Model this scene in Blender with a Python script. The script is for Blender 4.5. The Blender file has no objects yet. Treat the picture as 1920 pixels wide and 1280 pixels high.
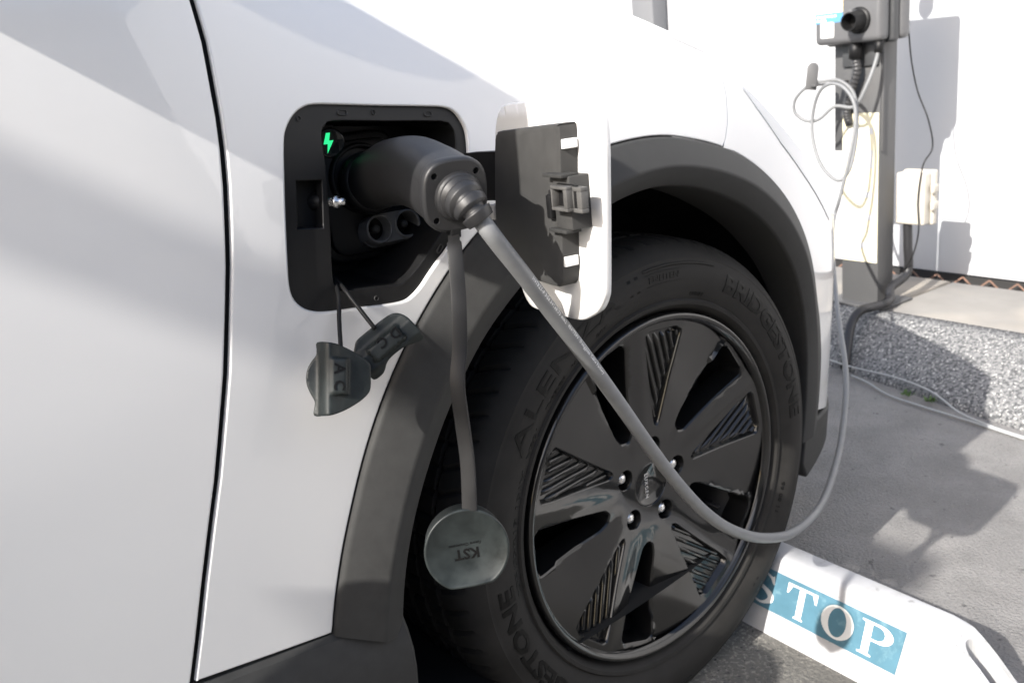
import bpy, bmesh, math, random
from mathutils import Vector, Matrix
from mathutils.geometry import delaunay_2d_cdt
R = math.radians
random.seed(7)
SC = bpy.context.scene
COL = SC.collection

# ------------------------------------------------------------------ camera, sky, sun, exposure
cam_d = bpy.data.cameras.new('camera'); cam = bpy.data.objects.new('camera', cam_d); COL.objects.link(cam)
SC.camera = cam
cam_d.sensor_width = 36.0; cam_d.lens = 32.65; cam_d.clip_start = 0.05; cam_d.clip_end = 2000
CAMP = Vector((-0.8959, -0.8265, 0.9491)); YAW, PITCH, ROLL = R(51.785), R(16.526), R(-5.806)
fw = Vector((math.cos(PITCH)*math.cos(YAW), math.cos(PITCH)*math.sin(YAW), -math.sin(PITCH)))
rt = Vector((math.sin(YAW), -math.cos(YAW), 0)); up = rt.cross(fw)
rr = rt*math.cos(ROLL) + up*math.sin(ROLL); uu = up*math.cos(ROLL) - rt*math.sin(ROLL)
cam.matrix_world = Matrix(((rr.x, uu.x, -fw.x, CAMP.x), (rr.y, uu.y, -fw.y, CAMP.y), (rr.z, uu.z, -fw.z, CAMP.z), (0, 0, 0, 1)))
cam_d.dof.use_dof = True; cam_d.dof.focus_distance = 0.95; cam_d.dof.aperture_fstop = 10.0

SUN_EL, SUN_AZ = R(34.0), R(8.0)          # light travels towards +X, a little +Y, and down
W = bpy.data.worlds.new('World'); SC.world = W; W.use_nodes = True
nt = W.node_tree; bg = nt.nodes['Background']
sky = nt.nodes.new('ShaderNodeTexSky'); sky.sky_type = 'NISHITA'; sky.sun_disc = False
sky.sun_elevation = SUN_EL; sky.sun_rotation = math.atan2(-math.cos(SUN_AZ), -math.sin(SUN_AZ))
sky.air_density = 1.0; sky.dust_density = 2.5; sky.ozone_density = 1.0
nt.links.new(sky.outputs[0], bg.inputs[0]); bg.inputs[1].default_value = 0.14
sun_d = bpy.data.lights.new('sun', 'SUN'); sun_d.energy = 4.0; sun_d.angle = R(0.53); sun_d.color = (1, .96, .90)
sun = bpy.data.objects.new('sun', sun_d); COL.objects.link(sun); sun.location = (-4, -1, 4)
sd = Vector((math.cos(SUN_EL)*math.cos(SUN_AZ), math.cos(SUN_EL)*math.sin(SUN_AZ), -math.sin(SUN_EL)))
sun.rotation_euler = sd.to_track_quat('-Z', 'Y').to_euler()
SC.view_settings.view_transform = 'Standard'; SC.view_settings.look = 'None'
SC.view_settings.exposure = 1.08; SC.view_settings.gamma = 1.0
SC.render.engine = 'CYCLES'
SC.cycles.use_denoising = True
SC.cycles.max_bounces = 8; SC.cycles.sample_clamp_indirect = 6.0

# ------------------------------------------------------------------ helpers
def mat(name, col, rough=.5, metal=0., coat=0., coat_r=.03, spec=.5, noise=None, bump=None, mottled=None, sss=0):
    """noise=(scale, amount) varies colour, bump=(scale, strength) fine relief, mottled=(scale,col2,lo,hi) second colour"""
    m = bpy.data.materials.new(name); m.use_nodes = True
    t = m.node_tree; b = t.nodes['Principled BSDF']
    b.inputs['Base Color'].default_value = (*col, 1); b.inputs['Roughness'].default_value = rough
    b.inputs['Metallic'].default_value = metal; b.inputs['Coat Weight'].default_value = coat
    b.inputs['Coat Roughness'].default_value = coat_r; b.inputs['Specular IOR Level'].default_value = spec
    geo = t.nodes.new('ShaderNodeTexCoord'); out = geo.outputs['Object']
    cur = None
    def rgb(c):
        n = t.nodes.new('ShaderNodeRGB'); n.outputs[0].default_value = (*c, 1); return n.outputs[0]
    def nz(scale, detail=4, rough=.6):
        n = t.nodes.new('ShaderNodeTexNoise'); n.inputs['Scale'].default_value = scale; n.inputs['Detail'].default_value = detail
        n.inputs['Roughness'].default_value = rough; t.links.new(out, n.inputs['Vector']); return n.outputs[0]
    def ramp(src, lo, hi):
        n = t.nodes.new('ShaderNodeMapRange'); n.inputs[1].default_value = lo; n.inputs[2].default_value = hi
        t.links.new(src, n.inputs[0]); return n.outputs[0]
    def mix(fac, a, b_):
        n = t.nodes.new('ShaderNodeMix'); n.data_type = 'RGBA'
        t.links.new(fac, n.inputs[0]); t.links.new(a, n.inputs[6]); t.links.new(b_, n.inputs[7]); return n.outputs[2]
    cur = rgb(col)
    if mottled:
        for (sc_, c2, lo, hi) in (mottled if isinstance(mottled, list) else [mottled]):
            cur = mix(ramp(nz(sc_), lo, hi), cur, rgb(c2))
    if noise:
        sc_, am = noise
        f = ramp(nz(sc_, 6), .3, .7)
        hs = t.nodes.new('ShaderNodeHueSaturation'); t.links.new(cur, hs.inputs['Color'])
        mr = t.nodes.new('ShaderNodeMapRange'); mr.inputs[3].default_value = 1-am; mr.inputs[4].default_value = 1+am
        t.links.new(f, mr.inputs[0]); t.links.new(mr.outputs[0], hs.inputs['Value']); cur = hs.outputs[0]
        rr_ = t.nodes.new('ShaderNodeMapRange'); rr_.inputs[3].default_value = max(.02, rough-am*.3); rr_.inputs[4].default_value = min(1, rough+am*.3)
        t.links.new(f, rr_.inputs[0]); t.links.new(rr_.outputs[0], b.inputs['Roughness'])
    t.links.new(cur, b.inputs['Base Color'])
    if bump:
        h = nz(bump[0], 3, .55)
        bp = t.nodes.new('ShaderNodeBump'); bp.inputs['Strength'].default_value = bump[1]; bp.inputs['Distance'].default_value = bump[2] if len(bump) > 2 else .001
        t.links.new(h, bp.inputs['Height']); t.links.new(bp.outputs[0], b.inputs['Normal'])
    return m

def link(o, parent=None):
    COL.objects.link(o)
    if parent is not None: o.parent = parent
    return o
def mesh(name, V, F, m, parent=None, smooth=False, xf=None, normals=None):
    me = bpy.data.meshes.new(name)
    if xf: V = [xf(v) for v in V]
    me.from_pydata([tuple(v) for v in V], [], F); me.update()
    if m: me.materials.append(m)
    if smooth:
        me.polygons.foreach_set('use_smooth', [True]*len(me.polygons))
    if normals: me.normals_split_custom_set_from_vertices(normals)
    return link(bpy.data.objects.new(name, me), parent)
def bobj(name, bm, m, parent=None, smooth=None, xf=None):
    if xf:
        for v in bm.verts: v.co = Vector(xf(v.co))
    me = bpy.data.meshes.new(name); bm.to_mesh(me); bm.free()
    mats = m if isinstance(m, (list, tuple)) else [m]
    for q in mats: me.materials.append(q)
    if smooth is not None:
        me.polygons.foreach_set('use_smooth', [True]*len(me.polygons))
        me.set_sharp_from_angle(angle=R(smooth))
    return link(bpy.data.objects.new(name, me), parent)
def thing(name, label, cat, loc=(0, 0, 0), group=None):
    o = bpy.data.objects.new(name, None); o.empty_display_size = .05; link(o)
    # the empty sits at the thing's base; children keep their world places
    o.location = loc; tag(o, label, cat, group); return o
def tag(o, label, cat, group=None):
    o['label'] = label; o['category'] = cat
    if group: o['group'] = group
    return o
def struct(o): o['kind'] = 'structure'; return o
def settle(root):
    """children were built in world space: undo the root's offset"""
    for c in root.children: c.location = Vector(c.location) - Vector(root.location)
def box(bm, lo, hi, bev=0, seg=2):
    ret = bmesh.ops.create_cube(bm, size=1)
    vs = ret['verts']
    for v in vs:
        v.co = Vector([lo[i] + (v.co[i]+.5)*(hi[i]-lo[i]) for i in range(3)])
    if bev:
        es = list({e for v in vs for e in v.link_edges})
        bmesh.ops.bevel(bm, geom=es, offset=bev, segments=seg, profile=.5, affect='EDGES')
def boxo(name, lo, hi, m, parent=None, bev=0, seg=2, xf=None):
    bm = bmesh.new(); box(bm, lo, hi, bev, seg); return bobj(name, bm, m, parent, 40 if bev else None, xf)
def catmull(P, n=8, closed=False):
    P = [Vector(p) for p in P]; out = []
    N = len(P)
    for i in range(N if closed else N-1):
        p0 = P[(i-1) % N] if closed or i > 0 else P[0]*2-P[1]
        p1 = P[i]; p2 = P[(i+1) % N]
        p3 = P[(i+2) % N] if closed or i+2 < N else P[-1]*2-P[-2]
        for k in range(n):
            t = k/n; t2 = t*t; t3 = t2*t
            out.append(.5*((2*p1) + (p2-p0)*t + (2*p0-5*p1+4*p2-p3)*t2 + (3*p1-p0-3*p2+p3)*t3))
    if not closed: out.append(P[-1])
    return out
def frames(P):
    T = []
    for i in range(len(P)):
        a = P[max(i-1, 0)]; b = P[min(i+1, len(P)-1)]; T.append((b-a).normalized())
    n = T[0].orthogonal().normalized(); Ns = []
    for t in T:
        n = (n - t*n.dot(t)).normalized(); Ns.append(n)
    return T, Ns
def tube(name, P, rad, m, parent=None, seg=12, xf=None, cap=True):
    P = [Vector(p) for p in P]; T, Ns = frames(P); V = []; F = []
    for i, p in enumerate(P):
        r = rad(i/(len(P)-1)) if callable(rad) else rad
        b = T[i].cross(Ns[i])
        for k in range(seg):
            a = 2*math.pi*k/seg; V.append(p + (Ns[i]*math.cos(a) + b*math.sin(a))*r)
    for i in range(len(P)-1):
        for k in range(seg):
            F.append((i*seg+k, i*seg+(k+1) % seg, (i+1)*seg+(k+1) % seg, (i+1)*seg+k))
    if cap: F.append(tuple(reversed(range(seg)))); F.append(tuple(range((len(P)-1)*seg, len(P)*seg)))
    return mesh(name, V, F, m, parent, True, xf)
def lathe(prof, seg, fn, closed=False):
    """prof: list of (r, a); fn(r, a, ang) -> point"""
    V = []; F = []; n = len(prof)
    for k in range(seg):
        a = 2*math.pi*k/seg
        for (r, h) in prof: V.append(fn(r, h, a))
    for k in range(seg):
        for i in range(n if closed else n-1):
            j = (i+1) % n; F.append((k*n+i, k*n+j, ((k+1) % seg)*n+j, ((k+1) % seg)*n+i))
    return V, F
def frame_fn(o, ax, upv=(0, 0, 1)):
    """local (x right, y up, z out along ax) -> world"""
    o = Vector(o); z = Vector(ax).normalized(); x = Vector(upv).cross(z).normalized(); y = z.cross(x)
    return lambda v: o + x*v[0] + y*v[1] + z*v[2]
def prism(poly, h0, h1, bev=0, bevseg=2):
    """2D polygon (ccw seen from +z) extruded in local z"""
    bm = bmesh.new()
    f = bm.faces.new([bm.verts.new((p[0], p[1], h0)) for p in poly])
    r = bmesh.ops.extrude_face_region(bm, geom=[f])
    vs = [g for g in r['geom'] if isinstance(g, bmesh.types.BMVert)]
    for v in vs: v.co.z = h1
    bmesh.ops.recalc_face_normals(bm, faces=bm.faces)
    if bev:
        top = [e for e in bm.edges if all(abs(v.co.z-h1) < 1e-7 for v in e.verts)]
        bmesh.ops.bevel(bm, geom=top, offset=bev, segments=bevseg, profile=.5, affect='EDGES')
    return bm
def text_geo(body, size, extrude=.001, bold=0, shear=0, align='CENTER', space=1., res=2):
    cu = bpy.data.curves.new('t', 'FONT'); cu.body = body; cu.size = size; cu.extrude = extrude; cu.offset = bold
    cu.shear = shear; cu.align_x = align; cu.align_y = 'CENTER'; cu.space_character = space; cu.resolution_u = res
    ob = bpy.data.objects.new('t', cu); COL.objects.link(ob)
    me = ob.to_mesh()
    V = [v.co.copy() for v in me.vertices]; F = [tuple(p.vertices) for p in me.polygons]
    ob.to_mesh_clear(); bpy.data.objects.remove(ob); bpy.data.curves.remove(cu)
    return V, F
def inside(p, poly):
    c = False; j = len(poly)-1
    for i in range(len(poly)):
        (x1, y1), (x2, y2) = poly[i], poly[j]
        if (y1 > p[1]) != (y2 > p[1]) and p[0] < (x2-x1)*(p[1]-y1)/(y2-y1)+x1: c = not c
        j = i
    return c
def resample(poly, step, closed=True):
    out = []; n = len(poly)
    for i in range(n if closed else n-1):
        a = poly[i]; b = poly[(i+1) % n]; d = math.hypot(b[0]-a[0], b[1]-a[1]); k = max(1, int(math.ceil(d/step)))
        for q in range(k): out.append((a[0]+(b[0]-a[0])*q/k, a[1]+(b[1]-a[1])*q/k))
    if not closed: out.append(poly[-1])
    return out
def area(poly):
    return .5*sum(poly[i-1][0]*poly[i][1]-poly[i][0]*poly[i-1][1] for i in range(len(poly)))
def edge_norms(poly):
    """outward unit normals at each vertex of a ccw polygon"""
    n = len(poly); out = []
    for i in range(n):
        a = poly[i-1]; b = poly[(i+1) % n]; dx, dy = b[0]-a[0], b[1]-a[1]; l = math.hypot(dx, dy) or 1
        out.append((dy/l, -dx/l))
    return out
def cdt(outline, holes, spacing):
    """triangulate a polygon with holes on a regular inner lattice"""
    loops = [outline]+list(holes); P = []; E = []
    for lp in loops:
        s = len(P); P += lp; E += [(s+i, s+(i+1) % len(lp)) for i in range(len(lp))]
    nb = len(P); xs = [p[0] for p in outline]; ys = [p[1] for p in outline]
    cell = {}
    for p in P: cell.setdefault((int(p[0]//spacing), int(p[1]//spacing)), []).append(p)
    y = min(ys)+spacing*.5; row = 0
    while y < max(ys):
        x = min(xs)+spacing*(.5 if row % 2 else .0)
        while x < max(xs):
            if inside((x, y), outline) and not any(inside((x, y), h) for h in holes):
                cx, cy = int(x//spacing), int(y//spacing)
                near = any((q[0]-x)**2+(q[1]-y)**2 < (spacing*.45)**2 for i in (-1, 0, 1) for j in (-1, 0, 1) for q in cell.get((cx+i, cy+j), ()))
                if not near: P.append((x, y))
            x += spacing
        y += spacing*.87; row += 1
    r = delaunay_2d_cdt([Vector(p) for p in P], E, [], 0, 1e-7)
    V = list(P); mp = []; F = []
    for i, v in enumerate(r[0]):                       # keep the exact input coordinates
        if r[3][i]: mp.append(r[3][i][0])
        else: mp.append(len(V)); V.append((v.x, v.y))
    for g in r[2]:
        f = [mp[i] for i in g]
        c = (sum(V[i][0] for i in f)/len(f), sum(V[i][1] for i in f)/len(f))
        if inside(c, outline) and not any(inside(c, h) for h in holes): F.append(tuple(f))
    return V, F

# ------------------------------------------------------------------ the car's side surface  y = S(x, z)
def pchip(xs, ys, x):
    n = len(xs)
    if x <= xs[0]: return ys[0]
    if x >= xs[-1]: return ys[-1]
    h = [xs[i+1]-xs[i] for i in range(n-1)]; d = [(ys[i+1]-ys[i])/h[i] for i in range(n-1)]
    m = [d[0]]+[0 if d[i-1]*d[i] <= 0 else 3*(h[i-1]+h[i])/((2*h[i]+h[i-1])/d[i-1]+(h[i]+2*h[i-1])/d[i]) for i in range(1, n-1)]+[d[-1]]
    i = max(j for j in range(n-1) if xs[j] <= x); t = (x-xs[i])/h[i]
    return (1+2*t)*(1-t)**2*ys[i]+t*(1-t)**2*h[i]*m[i]+t*t*(3-2*t)*ys[i+1]+t*t*(t-1)*h[i]*m[i+1]
BZ = [.15, .40, .58, .72, .82, .90, .96, 1.01, 1.05, 1.09, 1.13]
BY = [-.020, -.040, -.052, -.058, -.053, -.040, -.020, .008, .045, .10, .18]
BD = [-.020, -.040, -.052, -.058, -.0575, -.055, -.0515, -.0465, -.041, -.032, -.02]
PX = [-.1, 0, .1, .2, .3, .4, .5, .6, .7, .78, .84, .88]
PY = [0, .005, .014, .029, .050, .077, .112, .158, .235, .35, .52, .93]
_bt = [pchip(BZ, BY, .1+i*.001) for i in range(1101)]; _dt = [pchip(BZ, BD, .1+i*.001) for i in range(1101)]; _pt = [pchip(PX, PY, -.2+i*.001) for i in range(1101)]
def _lut(t, f):
    f = min(max(f, 0), len(t)-1.001); i = int(f); return t[i]+(t[i+1]-t[i])*(f-i)
# smooth the tables a little so highlights flow
def _sm(t, w):
    n = len(t); c = [0]
    for v in t: c.append(c[-1]+v)
    return [(c[min(n, i+w+1)]-c[max(0, i-w)])/(min(n, i+w+1)-max(0, i-w)) for i in range(n)]
_bt = _sm(_sm(_bt, 22), 22); _dt = _sm(_sm(_dt, 22), 22); _pt = _sm(_sm(_pt, 20), 20)
def S(x, z):
    ze = z+(.22*(x+.25)**2 if x > -.25 else 0)
    k = min(1, max(0, (-.30-x)/.35)); k = k*k*(3-2*k)
    return _lut(_bt, (ze-.1)/.001)*(1-k)+_lut(_dt, (ze-.1)/.001)*k+_lut(_pt, (x+.2)/.001)
def Sn(x, z):
    e = .002; dx = (S(x+e, z)-S(x-e, z))/(2*e); dz = (S(x, z+e)-S(x, z-e))/(2*e)
    return Vector((dx, -1, dz)).normalized()
def panel(name, outline, holes, m, parent, spacing=.016, off=0., hem=.0025, depth=.018, step=.008, surf=S):
    """sheet-metal panel on the side surface with rolled edges"""
    if area(outline) < 0: outline = outline[::-1]
    hs = [h if area(h) < 0 else h[::-1] for h in holes]          # holes clockwise
    ol = resample(outline, step); hs = [resample(h, step) for h in hs]
    V2, F = cdt(ol, hs, spacing)
    V = []; N = []
    def add(x, z, dn, tilt=None):
        n = Sn(x, z); y = surf(x, z)+off
        V.append(Vector((x, y, z))+Vector((0, 1, 0))*dn)
        N.append(n if tilt is None else (n*tilt[2]+Vector((tilt[0], 0, tilt[1]))*tilt[3]).normalized())
    for (x, z) in V2: add(x, z, 0)
    F = [f if (V2[f[1]][0]-V2[f[0]][0])*(V2[f[2]][1]-V2[f[0]][1])-(V2[f[2]][0]-V2[f[0]][0])*(V2[f[1]][1]-V2[f[0]][1]) > 0 else f[::-1] for f in F]
    idx = {(round(v[0], 6), round(v[1], 6)): i for i, v in enumerate(V2)}
    for lp in [ol]+hs:
        nm = edge_norms(lp); n = len(lp); prev = [idx.get((round(p[0], 6), round(p[1], 6))) for p in lp]
        for (o, dn, cw, ew) in ((hem*.55, hem*.18, .8, .6), (hem*.9, hem*.6, .35, .94), (hem, hem*1.3, 0, 1), (hem, depth, 0, 1)):
            cur = []
            for i, p in enumerate(lp):
                x, z = p[0]+nm[i][0]*o, p[1]+nm[i][1]*o
                cur.append(len(V)); add(x, z, dn, (nm[i][0], nm[i][1], cw, ew))
            for i in range(n):
                a, b, c, d = prev[i], prev[(i+1) % n], cur[(i+1) % n], cur[i]
                if a is None or b is None: continue
                F.append((a, d, c, b))
            prev = cur
    return mesh(name, V, F, m, parent, True, None, N)

# ------------------------------------------------------------------ materials
M = {}
M['paint'] = mat('white_car_paint', (.715, .71, .70), .40, coat=1., coat_r=.02, spec=.5)
t_ = M['paint'].node_tree; b_ = t_.nodes['Principled BSDF']
tc = t_.nodes.new('ShaderNodeTexCoord'); nz_ = t_.nodes.new('ShaderNodeTexNoise'); nz_.inputs['Scale'].default_value = 130; nz_.inputs['Detail'].default_value = 1
t_.links.new(tc.outputs['Object'], nz_.inputs['Vector']); bp_ = t_.nodes.new('ShaderNodeBump'); bp_.inputs['Strength'].default_value = .10; bp_.inputs['Distance'].default_value = .0006
t_.links.new(nz_.outputs[0], bp_.inputs['Height']); t_.links.new(bp_.outputs[0], b_.inputs['Coat Normal'])
M['plastic'] = mat('grey_black_plastic', (.040, .040, .0392), .58, spec=.15, noise=(60, .10), bump=(1400, .25, .0006))
M['black'] = mat('black_plastic', (.010, .010, .0105), .45, spec=.25, noise=(40, .15), bump=(900, .12, .0004))
M['deep'] = mat('black_liner', (.006, .006, .006), .8)
M['rubber'] = mat('tyre_rubber', (.026, .0248, .0234), .70, spec=.15, noise=(14, .28), bump=(500, .2, .0006))
M['letter'] = mat('tyre_lettering', (.004, .004, .004), .5, spec=.2)
M['rim'] = mat('gloss_black_rim', (.005, .005, .0053), .45, coat=1., coat_r=.07, spec=.12, noise=(8, .12))
M['rimdark'] = mat('rim_inside', (.006, .006, .0065), .5, spec=.2)
M['steel'] = mat('bright_steel', (.75, .75, .75), .28, metal=.85, noise=(30, .1))
M['disc'] = mat('brake_disc', (.06, .058, .056), .4, metal=1.)
M['glass'] = mat('dark_glass', (.012, .014, .016), .03, spec=.6)
M['lamp'] = mat('headlamp_lens', (.42, .44, .47), .05, coat=1.)
M['capr'] = mat('rubber_cap_grey_green', (.015, .019, .019), .46, spec=.35, noise=(55, .4), bump=(300, .05, .0006))
M['conn'] = mat('connector_shell', (.018, .018, .019), .45, noise=(30, .08), bump=(1200, .18, .0005))
M['cable'] = mat('grey_cable', (.18, .185, .19), .50, noise=(50, .08), bump=(250, .06, .0006))
M['strap'] = mat('rubber_strap', (.013, .013, .0135), .5, spec=.25, noise=(40, .15))
M['led'] = mat('green_led', (.05, .8, .35), .4)
b = M['led'].node_tree.nodes['Principled BSDF']; b.inputs['Emission Color'].default_value = (.03, .85, .28, 1); b.inputs['Emission Strength'].default_value = .55
M['white'] = mat('white_print', (.75, .75, .74), .6)

# ------------------------------------------------------------------ setting: everything beyond the car is turned 4 degrees
A4 = R(4.0); EX = Vector((math.cos(A4), -math.sin(A4), 0)); EY = Vector((math.sin(A4), math.cos(A4), 0))
def E(v): return EX*v[0]+EY*v[1]+Vector((0, 0, v[2]))
ZK = .13
M['asphalt'] = mat('asphalt', (.225, .218, .211), .9, noise=(9, .16), mottled=[(1.7, (.19, .185, .181), .42, .60), (11, (.21, .205, .20), .50, .62), (38, (.09, .088, .086), .665, .70), (210, (.15, .147, .143), .57, .66), (230, (.46, .45, .43), .67, .72)], bump=(190, .9, .007))
M['chip'] = mat('chip_concrete', (.15, .143, .13), .9, noise=(4, .2), mottled=[(150, (.30, .285, .25), .52, .62), (110, (.04, .04, .04), .58, .66), (1.7, (.09, .087, .08), .45, .62)], bump=(120, .8, .005))
M['kerb'] = mat('washed_aggregate', (.20, .20, .20), .85, mottled=[(115, (.075, .077, .08), .47, .56), (150, (.60, .59, .56), .585, .65)], bump=(120, .6, .003))
M['slab'] = mat('paving_slab', (.24, .23, .215), .85, noise=(5, .15), mottled=[(1.5, (.30, .27, .23), .45, .65)], bump=(150, .3, .002))
M['joint'] = mat('joint_sand', (.12, .11, .10), .95)
M['wall'] = mat('white_wall_sheet', (.54, .55, .57), .75, noise=(1.5, .02), bump=(20, .04, .002))
M['rust'] = mat('rusty_mesh', (.25, .15, .11), .8, noise=(30, .3))

def sheet(name, x0, x1, y0, y1, z, m, nx=1, ny=1, xf=E):
    V = [(x0+(x1-x0)*i/nx, y0+(y1-y0)*j/ny, z) for j in range(ny+1) for i in range(nx+1)]
    F = [(j*(nx+1)+i, j*(nx+1)+i+1, (j+1)*(nx+1)+i+1, (j+1)*(nx+1)+i) for j in range(ny) for i in range(nx)]
    return struct(mesh(name, V, F, m, None, False, xf))
sheet('ground', -300, 300, -300, 300, -.004, M['asphalt'])
sheet('parking_bay', -2.2, .30, -6, 6, .0, M['chip'], 4, 4)
# kerb: washed-aggregate upstand with a sloping, rounded face
def kerb():
    prof = [(.0, -.05), (.0, .0), (.012, .022), (.06, .055), (.12, .088), (.165, .112), (.20, .126), (.24, .1315)]
    V = []; F = []; ys = [-4+.1*i for i in range(91)]
    for y in ys:
        xb = 1.285+.20*(max(-.6, min(1.2, y))-.11)
        for (dx, z) in prof: V.append((xb+dx*(1.61-xb)/.24 if dx else xb, y, z))
        V.append((1.61, y, -.05))
    n = len(prof)+1
    for j in range(len(ys)-1):
        for i in range(n-1): F.append((j*n+i, j*n+i+1, (j+1)*n+i+1, (j+1)*n+i))
    return struct(mesh('kerb', V, [f[::-1] for f in F], M['kerb'], None, True, E))
kerb()
boxo('kerb_bed', (1.62, -8, -.05), (2.02, 8, .118), M['joint'], None, xf=E)
pave = struct(bpy.data.objects['kerb_bed']); pave.name = 'pavement'
slab_bm = bmesh.new(); box(slab_bm, (-.1965, -.297, 0), (.1965, .297, .018), .004, 2)
proto = bobj('paving_slab', slab_bm, M['slab'], pave, 40)
k = 0
for j in range(-8, 9):
    o = proto if k == 0 else link(proto.copy(), pave)
    o.location = E((1.8185, .42+.6*j, .1125+random.uniform(-.001, .001))); o.rotation_euler = (random.uniform(-.003, .003), random.uniform(-.004, .004), -A4); k += 1

# wall of white sheeting with a rusty expanded-metal strip under it
XW = 2.10
wallt = thing('wall', 'tall white sheet wall behind the charging post, brightly sunlit', 'wall', E((XW, .4, .0)))
boxo('sheet', (XW, -5, .135), (XW+.03, 5, 2.8), M['wall'], wallt, .004, 2, E)
boxo('footing', (XW+.01, -5, -.1), (XW+.05, 5, .129), mat('dark_footing', (.03, .03, .03), .9), wallt, 0, 2, E)
def strip():
    bm = bmesh.new()
    for i in range(54):
        y0 = -.9+i*.045; s = 1 if i % 2 else -1
        a = Vector((XW-.02, y0, .094)); c = Vector((XW-.02, y0+.045, .132))
        if s < 0: a.z, c.z = c.z, a.z
        d = (c-a).normalized(); n = Vector((1, 0, 0)); w = d.cross(n)*.0022
        vs = [bm.verts.new(p) for p in (a-w-n*.001, a+w-n*.001, c+w-n*.001, c-w-n*.001, a-w+n*.001, a+w+n*.001, c+w+n*.001, c-w+n*.001)]
        for q in ((0, 1, 2, 3), (7, 6, 5, 4), (0, 4, 5, 1), (1, 5, 6, 2), (2, 6, 7, 3), (3, 7, 4, 0)): bm.faces.new([vs[t] for t in q])
    box(bm, (XW-.03, -.95, .06), (XW-.005, 1.6, .092))
    return bm
tag(bobj('metal_mesh_strip', strip(), M['rust'], None, None, E), 'rusty expanded-metal strip along the foot of the white wall', 'mesh')
pil = boxo('wall_post', (XW-.09, 2.035, 0), (XW-.01, 2.16, 2.7), mat('grey_post_paint', (.16, .165, .175), .6), None, .004, 2, E)
tag(pil, 'grey upright post seen just above the hood against the wall', 'post')
# ------------------------------------------------------------------ the car (front right quarter faces us)
WC = Vector((0, 0, .352))
car = thing('car', 'white electric car parked nose-in with its charging flap open', 'car', (-.9, .86, 0))
GAP = [(-0.5667, 1.092), (-0.5687, 1.06)] + [(-0.5707, 1.0253), (-0.5696, 0.9911), (-0.5716, 0.9566), (-0.5728, 0.9305), (-0.5751, 0.9042), (-0.5791, 0.8734), (-0.5867, 0.8289), (-0.5907, 0.8064), (-0.6007, 0.7611), (-0.6112, 0.715), (-0.6238, 0.6685), (-0.6366, 0.6208), (-0.6514, 0.573), (-0.666, 0.524), (-0.6802, 0.4736), (-0.6924, 0.4328)] + [(-.699, .41)]
RO = [(-14, .490), (-8, .492), (0, .492), (6, .490), (14, .482), (24, .470), (40, .470), (58, .471), (75, .478), (84, .485), (91, .494), (99, .503), (115, .523), (130, .539), (145, .543), (158, .542), (166, .545), (173.5, .550), (179, .553)]
RI = [(-16, .402), (0, .402), (20, .402), (35, .402), (48, .400), (62, .404), (74, .412), (88, .429), (98, .442), (107, .449), (127, .458), (137, .463), (150, .4635), (165, .467), (179, .470)]
def ro(a): return pchip([q[0] for q in RO], [q[1] for q in RO], a)
def ri(a): return pchip([q[0] for q in RI], [q[1] for q in RI], a)
def pol(r, a): return (WC.x+r*math.cos(R(a)), WC.z+r*math.sin(R(a)))
SHUT = [(-0.5587, 1.094), (-.45, 1.082), (-.3, 1.062), (-.18, 1.040), (-.0814, 1.0143), (-.0324, .9944), (.0471, .9686), (.1483, .9338), (.1594, .9283)]
SHUT2 = [(.1594, .9283), (.1842, .907), (.22, .8845), (.2674, .854), (.3235, .8175), (.3817, .780), (.4278, .750), (.4775, .711), (.5118, .684), (.545, .658), (.62, .625), (.70, .605), (.80, .59)]
JOINT = [(.1594, .9281), (.1567, .9048), (.1531, .8803), (.1403, .8463), (.1272, .8267), (.1185, .8165)]
PORT = [(-0.4772, 0.934), (-0.4465, 0.9306), (-0.4036, 0.9254), (-0.3586, 0.9204), (-0.329, 0.9164), (-0.3163, 0.9098), (-0.31, 0.8994), (-0.3073, 0.8878), (-0.3096, 0.8702), (-0.3167, 0.8434), (-0.322, 0.819), (-0.329, 0.8014), (-0.3567, 0.7757), (-0.3731, 0.7636), (-0.387, 0.7522), (-0.3955, 0.7447), (-0.4066, 0.7374), (-0.4188, 0.7331), (-0.4388, 0.7341), (-0.4686, 0.738), (-0.4933, 0.7409), (-0.5132, 0.7443), (-0.528, 0.751), (-0.5378, 0.7624), (-0.5405, 0.7775), (-0.5374, 0.8029), (-0.5323, 0.8367), (-0.5263, 0.8698), (-0.5192, 0.9025), (-0.5136, 0.9153), (-0.5037, 0.9259), (-0.4919, 0.9322)]
PORT = [(p.x, p.y) for p in catmull([(a, b_, 0) for a, b_ in PORT], 3, True)]
arch = [pol(ro(a)+.0035, a) for a in [173.5-1.7*i for i in range(0, 60)] if a > 72]
arch = [p for p in arch if p[0] < .114]
GR = [(x+.0050, z) for x, z in GAP if z > .43]; GL = [(x-.0050, z) for x, z in GAP]
fender = panel('front_fender', [(-.6865, .4345), (-.62, .4245)]+arch+[(.1155, .8192)]+[(x-.0022, z) for x, z in JOINT[::-1][1:]]+[(x, z-.0035) for x, z in SHUT[::-1][1:]]+GR, [PORT], M['paint'], car, depth=.0045)
door = panel('front_door', GL+[(-.703, .40), (-1.75, .40), (-1.75, 1.085)], [], M['paint'], car, .022, depth=.0045)
rdoor = panel('rear_door', [(-1.756, 1.085), (-1.756, .40), (-2.75, .40), (-2.75, 1.085)], [], M['paint'], car, .05)
arch_f = [pol(ro(a)+.0035, a) for a in range(72, -9, -3)]
arch_f = [p for p in arch_f if p[0] > .124]
bumper = panel('front_bumper', [(x+.0022, z) for x, z in JOINT]+arch_f+[(.60, .262), (.80, .26)]+[(x, z-.0015) for x, z in SHUT2[::-1][:-1]], [], M['paint'], car, .016)
V = []; F = []
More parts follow.
